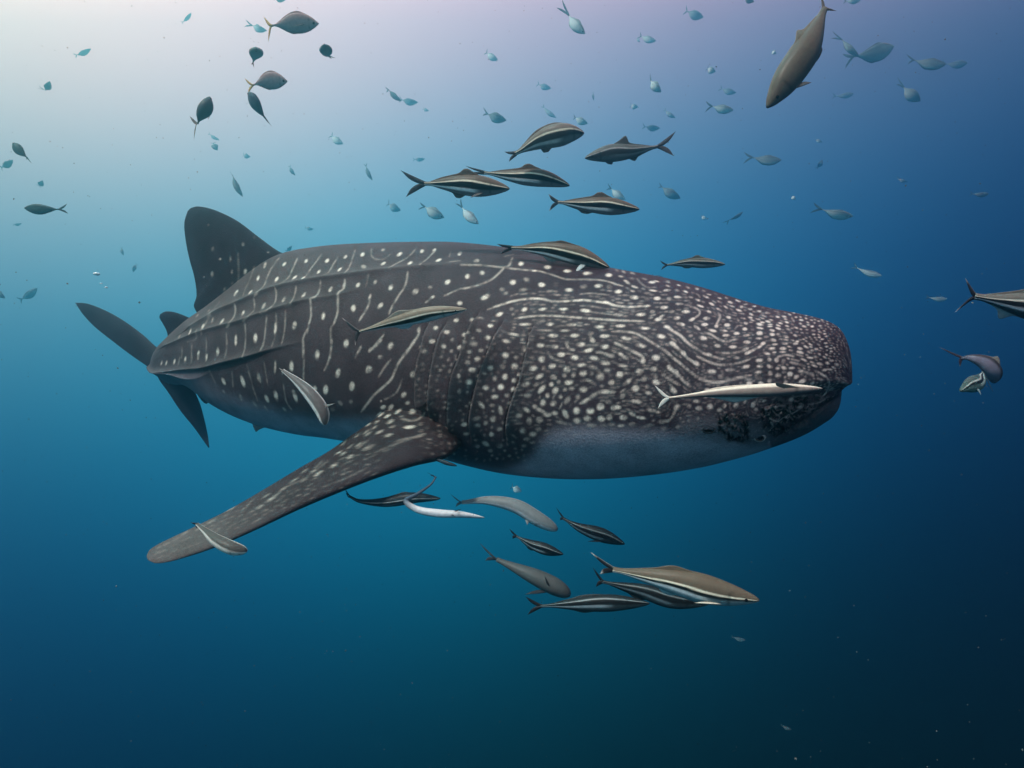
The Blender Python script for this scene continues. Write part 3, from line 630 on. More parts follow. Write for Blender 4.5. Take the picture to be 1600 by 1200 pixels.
c = mixc(c, SPc, np.clip(light*1.05, 0, 1)**1.1)
c = mixc(c, np.array([.004, .003, .004]), np.clip(scar*1.15, 0, 1))
blurred_big = mirrored(sample(blurred(NZ, 2.6), px, py)); sn_ = mirrored(sample(blurred(NZ, .7), px, py)); c = mixc(c, np.array([.15, .115, .125]), np.clip(sn_*2.6+blurred_big*3-.35, 0, 1)*scar*.6)
jaw = mirrored(sample(JAW, px, py)); c = mixc(c, np.array([.055, .05, .062]), jaw)
c = mixc(c, np.array([.46, .40, .39]), fil*.5)
set_back = .040*(1-sst(.1, .5, ss))[:, None]*(1-sst(-.42, -.12, vert))
body[..., :2] += TD*set_back[..., None]
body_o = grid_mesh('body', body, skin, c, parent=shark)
# fins -------------------------------------------------------------
def on_axis_plane(px_, py_, off=0.0):
    """where the ray through a photo point meets the upright plane of the body axis"""
    k = (px_-800)/F; n2 = np.array([-TD[1], TD[0]]); Dd = (n2@NOSE+off)/(n2@np.array([k, 1.0]))
    return W(px_, py_, Dd)
def skin_col(dark=(.045, .037, .040), under=None, amt=1.0, tipfade=None):
    def f(P, T, C, S):
        qx, qy = project(P); l = sample(LIGHT, qx, qy)*amt
        c = np.broadcast_to(np.array(dark), P.shape).copy()
        if tipfade: c = mixc(c, np.array(tipfade), sst(.55, 1, T)*.8)
        c = mixc(c, np.array([.55, .49, .42]), np.clip(l, 0, 1))
        if under is not None: c = mixc(c, np.array(under), (S < 0)*1.0*(C > .03)*(C < .97))
        return c
    return f
def curve(pts, D=None): return [W(*p) if len(p) > 2 else on_axis_plane(*p) if D is None else W(p[0], p[1], D) for p in pts]
fin_loft('dorsal_fin', curve([(472, 404), (452, 398), (436, 393), (405, 371), (372, 346), (345, 332), (325, 325), (308, 322.5), (298, 325)]),
         curve([(350, 520), (318, 500), (303, 479), (307, 462), (304, 435), (296, 405), (290, 375), (288, 348), (293, 330)]), (.06, .012), skin, shark, 130, 100, skin_col((.026, .020, .028), amt=1.2))
fin_loft('dorsal_fin', curve([(320, 512), (303, 500), (290, 494), (277, 489), (265, 486.5), (257, 487), (252, 490)], 5.75),
         curve([(262, 575), (258, 552), (262, 532), (261, 519), (254, 505), (249, 496), (250, 491)], 5.75), (.03, .008), skin, shark, 20, 12, skin_col((.028, .022, .03), amt=0))
LEp = [(742, 668, 3.55), (722, 694, 3.38), (700, 711, 3.22), (655, 721, 3.12), (600, 738, 3.05), (540, 761, 3.0), (470, 791, 2.95), (400, 825, 2.92), (340, 852, 2.9), (290, 870, 2.9), (262, 878, 2.9), (243, 880, 2.9), (231, 875, 2.9)]
TEp = [(672, 600, 3.62), (625, 622, 3.60), (585, 655, 3.55), (545, 683, 3.48), (512, 706, 3.42), (470, 730, 3.36), (415, 763, 3.28), (360, 795, 3.2), (310, 820, 3.12), (270, 839, 3.04), (246, 851, 2.98), (233, 860, 2.94), (229, 869, 2.92)]
fin_loft('pectoral_fin', curve(LEp), curve(TEp), (.105, .02), skin, shark, 110, 70, skin_col((.030, .019, .022), (.16, .16, .17), 1.1, (.11, .095, .09)), side=(0, -.4, 1))
# the far pectoral fin, mirrored across the body axis, hidden behind the belly from here
n2 = np.array([-TD[1], TD[0]])
def mirror_pt(p):
    d = n2@(p[:2]-NOSE); q = p.copy(); q[:2] -= 2*d*n2; q[2] += .22*max(0, abs(d)-.45)+.02; return q
fin_loft('pectoral_fin', [mirror_pt(p)+np.array([0, .0, -.0]) for p in curve(LEp)], [mirror_pt(p) for p in curve(TEp)], (.105, .02), skin, shark, 40, 24, skin_col((.04, .033, .034), (.16, .16, .17), 0.0))
fin_loft('pelvic_fin', curve([(430, 650), (413, 652), (398, 646), (393, 652), (394, 661), (396, 668), (399, 674)], 4.82), curve([(436, 664), (424, 668), (414, 668), (408, 670), (404, 672), (402, 674), (400, 675)], 4.82), (.018, .006), skin, shark, 16, 10, skin_col((.2, .2, .2), amt=0))
fin_loft('anal_fin', curve([(285, 585), (296, 600), (304, 610), (312, 622), (318, 629), (322, 631)], 5.6), curve([(330, 590), (334, 600), (334, 612), (332, 621), (328, 627), (323, 631)], 5.6), (.018, .006), skin, shark, 16, 10, skin_col((.07, .065, .07), amt=0))
tf = fin_loft('tail_fin', curve([(300, 560, 6.0), (272, 556, 6.1), (248, 545, 6.2), (222, 522, 6.28), (190, 499, 6.36), (160, 483, 6.45), (135, 474, 6.5), (117, 473, 6.55)]),
              curve([(290, 600, 6.0), (262, 596, 6.1), (238, 578, 6.2), (205, 555, 6.3), (172, 530, 6.38), (145, 508, 6.46), (128, 489, 6.5), (118, 474, 6.55)]), (.045, .006), skin, shark, 36, 20, skin_col((.035, .03, .038), amt=0))
fin_loft('tail_fin', curve([(244, 560, 6.0), (246, 588, 6.1), (262, 612, 6.15), (282, 642, 6.2), (303, 668, 6.25), (318, 689, 6.3), (326, 700, 6.3)]),
         curve([(300, 565, 6.0), (298, 590, 6.1), (304, 610, 6.15), (313, 632, 6.2), (320, 658, 6.25), (325, 682, 6.3), (327, 699, 6.3)]), (.035, .006), skin, shark, 30, 16, skin_col((.04, .034, .042), amt=0)).name = 'tail_fin_lobe'
# eye, spiracle and nostril, set on the skin of the near side --------------------
flat = body[:, :NN].reshape(-1, 3); fpx, fpy = project(flat); fn = nrmv[:, :NN].reshape(-1, 3)
def skin_point(x, y):
    ok = (fn@np.array([0, -1, 0]) > -.2); d = (fpx-x)**2+(fpy-y)**2+(~ok)*1e6; i = np.argmin(d); return flat[i], fn[i]
def dome(name, x, y, r, h, mat, colr, parent=None, elong=1.0, sink=0.0, tilt=0.0):
    p, n_ = skin_point(x, y); n_ = unit(n_+tilt*unit(-p)); u = unit(np.cross([0, 0, 1.0], n_)); v = np.cross(n_, u)
    a = np.linspace(0, 2*math.pi, 25)[:-1]; rr = np.array(r[0]); zz = np.array(r[1])
    P = p+(u*np.cos(a)[None, :, None]*elong+v*np.sin(a)[None, :, None])*rr[:, None, None]*h+n_*(zz[:, None, None]*h-sink)
    cc = np.zeros(P.shape); cc[:] = np.array(colr)[:, None] if np.ndim(colr) == 2 else colr
    return grid_mesh(name, P, mat, cc, parent=parent or shark)
ringp = ([1.7, 1.45, 1.2, 1.0, .9, .85], [-.25, .22, .38, .34, .1, -.3])
gl = material('wet_eye', .35, .08, (30, .1))
eye = dome('eye_rim', 1187, 684, ringp, .0135, skin, [(.14, .12, .13), (.36, .31, .31), (.30, .26, .26), (.025, .02, .025), (.12, .10, .10), (.01, .01, .01)], elong=1.15, tilt=.75)
dome('eye', 1187.5, 684, ([1.0, .8, .55, .25, .02], [-.2, .12, .26, .33, .35]), .0125, gl, (.004, .004, .006), elong=1.1, tilt=.75)
dome('spiracle', 1107, 672, ([1.5, 1.2, .95, .6, .05], [-.1, .1, .0, -.0, .02]), .0135, skin, [(.10, .09, .1), (.05, .045, .05), (.006, .005, .006), (.003, .003, .003), (.003, .003, .003)], elong=1.45, tilt=.2)
# ---------------------------------------------------------------- fish
fishskin = material('fish_skin', .42, .16, (60, .16), (240, .15, .002))
finskin = material('fish_fin', .5, .25, (70, .2))
PROF = {'cobia': ([(0, .07), (.03, .24), (.08, .42), (.16, .66), (.28, .91), (.38, 1), (.5, .95), (.64, .74), (.78, .48), (.9, .25), (.96, .19), (1, .19)], .78),
        'remora': ([(0, .14), (.03, .42), (.08, .68), (.16, .9), (.26, 1), (.4, .96), (.55, .8), (.7, .56), (.84, .34), (.95, .22), (1, .2)], .95),
        'slim': ([(0, .08), (.04, .3), (.1, .52), (.2, .8), (.35, .98), (.5, 1), (.65, .82), (.8, .52), (.92, .28), (1, .2)], .8),
        'jack': ([(0, .05), (.04, .22), (.1, .44), (.2, .74), (.33, .95), (.43, 1), (.55, .93), (.68, .68), (.8, .36), (.89, .15), (.95, .09), (1, .12)], .36),
        'scad': ([(0, .07), (.05, .3), (.14, .62), (.3, .95), (.45, 1), (.62, .78), (.78, .46), (.9, .18), (.95, .12), (1, .13)], .5)}
def bands(v, t, stops, wob=0):
    """colour by height on the body v in -1..1"""
    xs = [s[0] for s in stops]; cols = np.array([s[1] for s in stops])
    return np.stack([np.interp(v+wob, xs, cols[:, k]) for k in range(3)], -1)
def striped(back=(.12, .082, .062), cream=(.85, .76, .6), black=(.008, .006, .007), white=(.9, .9, .9), belly=(.15, .15, .16), a=.60, b=.46, c_=-.16, d=-.42):
    e = .03
    def f(v, t, rnd):
        fade = sst(.30, .42, t)                        # the lower white stripe ends behind the head
        w = np.array(black)*0+np.array(white)
        col = bands(v, t, [(-1, belly), (d-.12, belly), (d, white), (c_-e, white), (c_+e, black), (b-e, black), (b+e*.6, cream), (a-e, cream), (a+e, back), (1, back)], .05*np.sin(t*11+rnd))
        col2 = bands(v, t, [(-1, belly), (-.5, belly), (-.15, tuple(np.array(belly)*.55)), (c_+.1, black), (b-e, black), (b+e*.6, cream), (a-e, cream), (a+e, back), (1, back)], .05*np.sin(t*11+rnd))
        return col2*(1-fade[..., None])+col*fade[..., None]
    return f
def plain(back, side, belly, m=.1):
    def f(v, t, rnd): return bands(v, t, [(-1, belly), (-.5, belly), (m-.25, side), (m+.25, side), (.7, back), (1, back)], .04*np.sin(t*9+rnd))
    return f
def two_tone(fn, other, t0):
    return lambda v, t, rnd: mixc(fn(v, t, rnd), np.array(other), sst(t0-.05, t0+.1, t)*np.ones(np.shape(v)))
def make_fish(name, label, cat, path, hpx, kind='cobia', roll=15, tips=None, colour=None, group=None, fins=(), tail_col=(.02, .018, .02), n=(56, 84), up=1, eyes=True,
              fork=.5, whole=False, tail_tip=None, fin_col=None, wr=None, rim=None):
    rnd = (len(bpy.data.objects)*37 % 100)/16
    P3 = [W(*p) for p in path]; C = spline(P3, n[0]); t = np.linspace(0, 1, n[0])
    T = unit(np.gradient(C, axis=0)); V = unit(C)
    U0 = unit(np.cross(T, V)); s = 1 if U0[len(U0)//2][2] > 0 else -1
    if up < 0: s = -s
    U0 = U0*s; r = math.radians(roll)
    U = U0*math.cos(r)-V*math.sin(r); U = unit(U-T*np.sum(U*T, 1, keepdims=True)); L_ = unit(np.cross(T, U))
    keys, ratio = PROF[kind]; ratio = wr or ratio; D = C[:, 1]
    app = math.sqrt(math.cos(r)**2+(ratio*math.sin(r))**2); h = slut(t, keys)*hpx*(D.mean()/F)/app
    Wd = slut(t, [(k, v) for k, v in keys])**(.8)*hpx*(D.mean()/F)/app*ratio
    if kind == 'remora': h = h*slut(t, [(0, .6), (.2, .8), (.4, 1), (1, 1)]) if abs(roll) < 60 else h
    a = np.linspace(0, 2*math.pi, n[1]+1)[:-1]; ca, sa = np.cos(a), np.sin(a)
    pw = 2/2.2; vv = np.sign(ca)*np.abs(ca)**pw; lv = np.sign(sa)*np.abs(sa)**pw
    P = C[:, None]+U[:, None]*(h[:, None]*vv[None])[..., None]+L_[:, None]*(Wd[:, None]*lv[None])[..., None]
    hpx_ = hpx
    col = colour(np.broadcast_to(vv[None], P.shape[:2]), np.broadcast_to(t[:, None], P.shape[:2]), rnd)
    if rim: col = mixc(col, np.broadcast_to(np.array(rim), col.shape), sst(.62, .84, np.abs(lv))[None]*(vv > -.35)[None]*np.ones((len(t), 1)))
    if eyes and not whole:                             # gill cover edge and mouth line
        tt_, v_ = t[:, None], vv[None]
        dm = .55*np.exp(-((tt_-.205+.035*v_*v_)/.009)**2)*(np.abs(v_) < .75)+.6*np.exp(-((v_+.12)/.07)**2)*(tt_ < .085)
        col = col*(1-dm[..., None])
    root = None if whole else thing(name, label, cat, C[len(C)//3], group)
    bo = grid_mesh(name if whole else 'body', P, fishskin, col, parent=root)
    if whole:
        bo['label'] = label; bo['category'] = cat
        if group: bo['group'] = group
    Lb = np.linalg.norm(C[-1]-C[0]); hb = h[-1]; tb = C[-1]; Tt = T[-1]; Ut = U[-1]
    Dt = path[-1][2]
    if tips is None:
        sp = hpx*1.1*Dt/F; ln = max(Lb*.26, sp*.8)
        tp = [tb+Tt*ln+Ut*sp, tb+Tt*ln-Ut*sp]
    else: tp = [W(q[0], q[1], q[2] if len(q) > 2 else Dt) for q in tips]
    if (tp[0]-tb)@Ut < (tp[1]-tb)@Ut: tp = tp[::-1]
    notch = tb+(.5*(tp[0]+tp[1])-tb)*fork
    lob = []
    for k, sg in ((0, 1), (1, -1)):
        st = tb-Tt*Lb*.03
        A = spline([st+Ut*hb*.9*sg, tb+Ut*hb*1.2*sg, tb+(tp[k]-tb)*.6+Ut*sg*hb*.45, tp[k]], 12)
        B = spline([st-Ut*hb*.2*sg, notch*.55+tb*.45, notch+(tp[k]-notch)*.35, tp[k]*.96+.04*notch], 12)
        cc = (1-np.cos(np.linspace(0, math.pi, 7)))/2; mid = A[:, None]*(1-cc)[None, :, None]+B[:, None]*cc[None, :, None]
        thk = (max(hb, .003)*.42*(1-np.linspace(0, 1, 12))+.0008)[:, None]*np.sin(math.pi*np.clip(cc, .03, .97))[None]
        Ln = unit(np.cross(Tt, Ut)); up_, dn_ = mid+Ln*thk[..., None], mid-Ln*thk[..., None]
        lob.append(np.concatenate([up_, dn_[:, ::-1][:, 1:-1]], 1))
    tc_ = np.array(tail_col); outs = []
    for k, G in enumerate(lob):
        cl = np.broadcast_to(tc_, G.shape).copy()
        if tail_tip is not None:
            cl = mixc(cl, np.array(tail_tip), sst(.72, 1, np.linspace(0, 1, 12))[:, None]*np.ones(G.shape[1]))
            cidx = np.concatenate([np.linspace(0, 1, 7), np.linspace(0, 1, 7)[::-1][1:-1]])
            cl = mixc(cl, np.array(tail_tip), (1-sst(.0, .2, cidx))[None]*np.ones((12, 1))*.7)
        outs.append(grid_mesh('tail_fin', G, finskin, cl))
    a_, b_ = outs; join_into(a_, b_)
    if whole: join_into(bo, a_)
    else: put_under(a_, root)
    # ribbon fins: ('dorsal', [(t, height in body half heights)...]) etc.
    hm = h.max()
    for f in fins:
        kind_f = f[0]
        fc = np.array(f[2] if len(f) > 2 else (fin_col or colour(np.array([.9]), np.array([.5]), 0)[0]))
        if kind_f in ('dorsal', 'anal'):
            sg = 1 if kind_f == 'dorsal' else -1; ks = f[1]; tt = np.linspace(ks[0][0], ks[-1][0], 26); hh_ = slut(tt, ks)*hm
            ci = np.stack([np.interp(tt, t, C[:, k]) for k in range(3)], 1); ui = unit(np.stack([np.interp(tt, t, U[:, k]) for k in range(3)], 1)); ti = unit(np.stack([np.interp(tt, t, T[:, k]) for k in range(3)], 1))
            hi = np.interp(tt, t, h); li = unit(np.cross(ti, ui)); rows = []
            for q in np.linspace(0, 1, 6): rows.append(ci+ui*(sg*(hi*.80+(hh_+hi*.2)*q))[:, None]+ti*(hh_*.35*q)[:, None])
            R = np.stack(rows, 1); th_ = hm*.07*(1-np.linspace(0, 1, 6)*.85)[None]*np.ones((26, 1))
            G = np.concatenate([R+li[:, None]*th_[..., None], (R-li[:, None]*th_[..., None])[:, ::-1]], 1)
            cl = np.broadcast_to(fc, G.shape).copy()
            o = grid_mesh('dorsal_fin' if sg > 0 else 'anal_fin', G, finskin, cl, parent=root)
            if whole: o.parent = None; join_into(bo, o)
        elif kind_f == 'pectoral':                      # tip given in photo pixels, root on the flank
            t0, vh, tip, wd = f[1]; sides = f[3] if len(f) > 3 else 1
            i = int(t0*(n[0]-1)); lat_ = L_[i] if (L_[i]@V[i]) < 0 else -L_[i]
            rp = C[i]+lat_*Wd[i]*.86*math.sqrt(max(0, 1-vh*vh))+U[i]*h[i]*vh
            tipw = W(tip[0], tip[1], rp[1]-.02); dv = tipw-rp; rt = T[i]*wd*hm
            fin_loft('pectoral_fin', [rp-rt*.5, rp-rt*.35+dv*.5, tipw], [rp+rt*.5, rp+rt*.55+dv*.45, tipw+dv*.02], (hm*.07, hm*.02), finskin, root, 12, 8, lambda P_, T_, C_, S_: np.broadcast_to(fc, P_.shape))
    if eyes and not whole:
        i = int(.105*(n[0]-1)); i = max(2, i)
        for sgn in (1, -1):
            re = hm*.15; ctr_ = C[i]+L_[i]*sgn*(Wd[i]*.90-re*.35)+U[i]*h[i]*.10
            aa = np.linspace(.05, math.pi-.05, 8); bb = np.linspace(0, 2*math.pi, 13)[:-1]
            G = ctr_+re*(T[i]*np.cos(aa)[:, None, None]+U[i]*(np.sin(aa)[:, None]*np.cos(bb)[None])[..., None]+L_[i]*(np.sin(aa)[:, None]*np.sin(bb)[None])[..., None])
            grid_mesh('eye', G, gl, np.broadcast_to(np.array([.008, .008, .01]), G.shape), parent=root)
    return root or bo
def join_into(a, b):
    """append mesh b to mesh a (both in world space)"""
    ma, mb = a.data, b.data; va, vb = len(ma.vertices), len(mb.vertices)
    def rd(m):
        c = np.empty(len(m.vertices)*3, np.float32); m.vertices.foreach_get('co', c)
        li = np.empty(len(m.loops), np.int32); m.loops.foreach_get('vertex_index', li)
        lt = np.empty(len(m.polygons), np.int32); m.polygons.foreach_get('loop_total', lt)
        cc = np.empty(len(m.vertices)*4, np.float32); m.color_attributes['Col'].data.foreach_get('color', cc); return c, li, lt, cc
    A, B = rd(ma), rd(mb); c = np.concatenate([A[0], B[0]]); li = np.concatenate([A[1], B[1]+va]); lt = np.concatenate([A[2], B[2]]); cc = np.concatenate([A[3], B[3]])
    me = bpy.data.meshes.new(ma.name); me.vertices.add(va+vb); me.vertices.foreach_set('co', c); me.loops.add(len(li)); me.loops.foreach_set('vertex_index', li)
    me.polygons.add(len(lt)); me.polygons.foreach_set('loop_start', np.concatenate([[0], np.cumsum(lt)[:-1]]).astype(np.int32)); me.polygons.foreach_set('loop_total', lt)
    me.update(calc_edges=True); me.shade_smooth(); at = me.color_attributes.new('Col', 'FLOAT_COLOR', 'POINT'); at.data.foreach_set('color', cc)
    me.materials.append(ma.materials[0]); a.data = me; bpy.data.objects.remove(b)
DORS = ('dorsal', [(.34, 0), (.40, .22), (.46, .52), (.50, .50), (.56, .22), (.66, .13), (.8, .10), (.92, .03)])
ANAL = ('anal', [(.56, 0), (.62, .3), (.68, .34), (.74, .14), (.84, .09), (.93, .02)])
PELV = ('anal', [(.27, 0), (.30, .22), (.35, .26), (.38, .02)])
CG = 'striped cobias escorting the whale shark'; RG = 'remoras around the shark'
st = striped(); mute = striped((.10, .09, .085), (.34, .33, .33), (.035, .033, .036), (.16, .17, .18), (.12, .13, .14))
dk = striped((.014, .017, .019), (.12, .15, .16), (.004, .004, .005), (.07, .10, .12), (.02, .028, .034))  # stripes darkened in colour for the unlit school under the shark
dk2 = striped((.018, .021, .023), (.22, .26, .27), (.004, .004, .005), (.15, .20, .23), (.02, .03, .036))  # same unlit darkening painted in, stripes a little paler
def cobia(label, *a, **k): return make_fish('cobia', label, 'fish', *a, group=CG, **k)
def remora(label, *a, **k): return make_fish('remora', label, 'fish', *a, group=RG, **k)
# above the back
cobia('brown cobia with cream and black stripes, lowest left of the cluster above the shark', [(796, 295, 3.3), (740, 290, 3.33), (700, 287, 3.36), (664, 287, 3.4)], 16.5, 'cobia', 14, [(626, 266), (634, 308)], st,
      fins=[DORS, ('anal', [(.5, 0), (.56, .42), (.6, .45), (.66, .14), (.8, .08), (.92, 0)]), ('pectoral', (.3, -.45, (735, 309), .5), (.10, .09, .09))], tail_col=(.02, .018, .02))
cobia('striped cobia partly hidden behind the stouter one to its left', [(890, 290, 3.5), (850, 279, 3.5), (810, 276, 3.52), (757, 270, 3.55)], 13.5, 'cobia', 8, [(727, 259), (734, 271)], st, fins=[DORS, ('pectoral', (.3, -.3, (800, 277), .4), (.45, .45, .46))], tail_col=(.03, .028, .03))
cobia('highest cobia of the cluster, bent upward with a grey belly', [(912, 208, 3.4), (885, 209, 3.36), (850, 217, 3.38), (805, 240, 3.42)], 17.5, 'cobia', 4, [(788, 237), (795, 253)],
      striped((.17, .13, .11), (.72, .65, .52), (.03, .026, .028), (.48, .5, .5), (.15, .17, .18), .55, .40, -.2, -.45), fins=[('dorsal', [(.3, 0), (.42, .10), (.55, .12), (.62, .16), (.8, .06), (.93, 0)]), ('anal', [(.5, 0), (.56, .3), (.62, .32), (.66, .04)])], tail_col=(.04, .035, .04))
cobia('slate grey cobia swimming left, against the others above the shark', [(914, 247, 3.7), (950, 240, 3.7), (990, 236, 3.7), (1028, 229, 3.7)], 13.5, 'cobia', 4, [(1056, 205), (1053, 244)], mute,
      fins=[('dorsal', [(.4, 0), (.46, .35), (.52, .85), (.55, .7), (.6, .2), (.75, .1), (.93, 0)]), ('anal', [(.6, 0), (.66, .4), (.72, .1), (.9, 0)]), PELV], tail_col=(.06, .05, .055))
cobia('striped cobia with a pale tipped upper tail lobe, lowest right of the cluster', [(999, 327, 3.45), (950, 322, 3.45), (910, 319, 3.47), (872, 316, 3.5)], 13.5, 'cobia', 10, [(857, 303), (858, 330)], st, fins=[DORS, ANAL], tail_tip=(.4, .38, .36), fork=.6)
cobia('arched cobia gliding right on top of the shark back', [(952, 418, 3.2), (905, 400, 3.24), (855, 390, 3.28), (800, 387, 3.34)], 15, 'cobia', 24, [(776, 381), (782, 397)], st,
      fins=[('dorsal', [(.3, 0), (.42, .12), (.5, .24), (.56, .12), (.8, .06), (.93, 0)]), ('anal', [(.5, 0), (.56, .36), (.62, .4), (.68, .1), (.9, .05)], (.42, .45, .46)), ('pectoral', (.24, -.55, (899, 427), .5), (.45, .5, .5))], tail_col=(.014, .012, .014))
cobia('small thin striped cobia just over the shark forehead', [(1133, 413, 4.2), (1100, 411, 4.2), (1070, 411, 4.2), (1042, 414, 4.2)], 8, 'cobia', 8, [(1031, 407), (1033, 422)], striped((.12, .11, .09), (.5, .48, .42), (.012, .012, .014), (.35, .38, .4), (.18, .2, .2)), fins=[DORS, ANAL])
# in front of the flank
cobia('cobia with a bold black stripe crossing in front of the gill slits', [(729, 483, 2.95), (680, 489, 2.98), (620, 502, 3.02), (562, 518, 3.06)], 11.5, 'cobia', 22, [(534, 496), (555, 540)], striped((.24, .19, .145), (.85, .78, .64), (.010, .008, .010), (.55, .57, .62), (.4, .43, .46), .42, .24, -.42, -.7),
      fins=[('dorsal', [(.36, 0), (.5, .2), (.58, .55), (.62, .5), (.72, .12), (.9, .02)], (.36, .31, .26)), ('anal', [(.5, 0), (.56, .5), (.6, .5), (.68, .08), (.9, 0)], (.5, .54, .58))], tail_tip=(.5, .48, .46), tail_col=(.03, .03, .035))
topc = plain((.14, .12, .115), (.15, .125, .12), (.3, .3, .3), .3)
remora('flat headed remora seen from above, resting on the lower flank', [(508, 664, 3.35), (503, 642, 3.36), (485, 616, 3.38), (462, 594, 3.42), (442, 579, 3.45)], 11, 'remora', 82, [(436, 575), (441, 586)], plain((.13, .11, .108), (.15, .125, .12), (.6, .58, .56), .3),
       fins=[('pectoral', (.24, 0, (524, 630), .5), (.2, .19, .18))], rim=(.75, .73, .70), tail_col=(.4, .38, .36), up=1)
remora('remora curled over the outer end of the pectoral fin', [(386, 861, 2.55), (362, 856, 2.55), (338, 844, 2.57), (320, 829, 2.6), (308, 819, 2.62)], 10.5, 'remora', 72, [(298, 816), (308, 826)], plain((.08, .07, .062), (.085, .072, .064), (.5, .48, .45), .3), rim=(.6, .57, .52), tail_col=(.012, .011, .014), fork=.8)
remora('pale cream remora lying along the cheek with its snout at the lip', [(1284, 607, 2.22), (1215, 609, 2.2), (1120, 614, 2.25), (1046, 622, 2.32)], 10.5, 'remora', 8, [(1023, 602), (1028, 638)], plain((.72, .60, .50), (.27, .20, .18), (.08, .065, .08), .26),  # pale top, dark underside: light from above painted into the colours
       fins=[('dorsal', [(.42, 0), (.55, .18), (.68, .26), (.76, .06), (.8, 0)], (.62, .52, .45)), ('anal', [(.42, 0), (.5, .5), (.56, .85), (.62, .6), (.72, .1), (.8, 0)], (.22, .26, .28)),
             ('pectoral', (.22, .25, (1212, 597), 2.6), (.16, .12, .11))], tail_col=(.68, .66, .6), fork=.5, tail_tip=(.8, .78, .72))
# the school under the belly
cobia('large brown cobia with cream stripe and pale fin, lowest right of the school', [(1186, 938, 2.35), (1120, 925, 2.38), (1040, 905, 2.42), (958, 890, 2.48)], 22, 'cobia', 30, [(923, 863), (938, 897)], striped((.125, .092, .066), (.85, .78, .62), (.008, .007, .008), (.5, .58, .62), (.16, .24, .28), .32, .17, -.12, -.32),
      fins=[('dorsal', [(.4, 0), (.5, .14), (.58, .30), (.62, .26), (.7, .10), (.92, .03)]), ('pectoral', (.27, -.55, (1085, 942), .7), (.62, .56, .46)), ('anal', [(.52, 0), (.58, .3), (.62, .3), (.68, .05), (.9, 0)], (.3, .38, .42))], tail_col=(.015, .013, .015), tail_tip=(.65, .62, .56))
cobia('dark cobia half hidden under the large brown one', [(1108, 944, 2.7), (1050, 937, 2.72), (1000, 922, 2.75), (942, 909, 2.8)], 13.5, 'cobia', 10, [(926, 886), (931, 917)], dk, fins=[ANAL], tail_col=(.008, .008, .01))
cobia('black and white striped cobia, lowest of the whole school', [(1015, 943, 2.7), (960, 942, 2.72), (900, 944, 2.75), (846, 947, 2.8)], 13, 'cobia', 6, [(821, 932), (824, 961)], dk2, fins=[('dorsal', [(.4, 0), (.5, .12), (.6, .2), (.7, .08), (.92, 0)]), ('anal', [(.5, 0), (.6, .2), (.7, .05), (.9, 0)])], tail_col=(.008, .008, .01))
remora('stout grey remora seen from above, diving right among the school', [(891, 930, 2.9), (862, 914, 2.9), (820, 894, 2.92), (776, 874, 2.95)], 13.5, 'remora', 70, [(750, 849), (758, 876)], plain((.075, .08, .08), (.09, .095, .095), (.2, .22, .22), .3), fins=[('pectoral', (.3, -.2, (820, 929), .7), (.02, .025, .03)), ('pectoral', (.27, .5, (851, 899), .4), (.03, .03, .035))], tail_col=(.05, .055, .06))
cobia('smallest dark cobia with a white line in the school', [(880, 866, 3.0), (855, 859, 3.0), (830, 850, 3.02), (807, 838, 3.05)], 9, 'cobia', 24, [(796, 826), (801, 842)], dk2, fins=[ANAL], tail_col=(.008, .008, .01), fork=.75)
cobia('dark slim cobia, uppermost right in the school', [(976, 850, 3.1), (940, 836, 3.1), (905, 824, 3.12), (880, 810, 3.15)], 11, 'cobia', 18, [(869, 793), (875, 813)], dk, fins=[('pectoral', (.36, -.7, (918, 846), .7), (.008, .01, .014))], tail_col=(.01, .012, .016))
remora('pale grey remora with a white rimmed flat head, facing down right', [(871, 828, 3.3), (842, 812, 3.3), (806, 791, 3.32), (762, 782, 3.35), (722, 785, 3.4)], 11.5, 'remora', 70, [(704, 772), (712, 792)], plain((.20, .22, .23), (.24, .26, .27), (.4, .42, .42), .3), rim=(.42, .44, .46), tail_col=(.10, .13, .15), fins=[('pectoral', (.3, 0, (824, 820), .5), (.2, .22, .23))])
remora('black remora with a thin white line and raised tail, under the pectoral fin', [(688, 779, 3.1), (645, 778, 3.1), (600, 785, 3.12), (562, 783, 3.15), (545, 775, 3.17)], 9.5, 'remora', 6, [(538, 762), (541, 772)], striped((.02, .024, .028), (.4, .45, .46), (.008, .008, .01), (.04, .05, .06), (.02, .03, .035), .02, -.10, -.5, -.7), fins=[('dorsal', [(.3, 0), (.36, .2), (.44, .1), (.9, .02)])], tail_col=(.01, .01, .014), fork=.8)
remora('belly up white remora twisting its thin tail into a loop', [(757, 809, 2.95), (722, 804, 2.95), (685, 802, 2.96), (652, 796, 2.98), (634, 783, 3.0), (652, 772, 3.04), (674, 756, 3.08), (681, 745, 3.1)], 6.3, 'remora', -20, [(667, 738), (673, 743)], two_tone(plain((.62, .60, .62), (.62, .6, .62), (.4, .42, .46), .3), (.07, .09, .12), .58),
       fins=[('pectoral', (.24, .55, (722, 795), .7), (.03, .04, .05)), ('pectoral', (.26, -.4, (711, 808), .6), (.03, .03, .04))], tail_col=(.02, .025, .035), fork=.8, wr=.8)
remora('tiny dark remora tucked under the belly beside the pectoral root', [(714, 728, 3.15), (700, 724, 3.16), (685, 719, 3.18), (668, 716, 3.2)], 3.6, 'remora', 10, [(660, 714), (661, 719)], plain((.02, .03, .04), (.02, .03, .04), (.03, .04, .05)), tail_col=(.015, .02, .025), eyes=False, n=(24, 16))
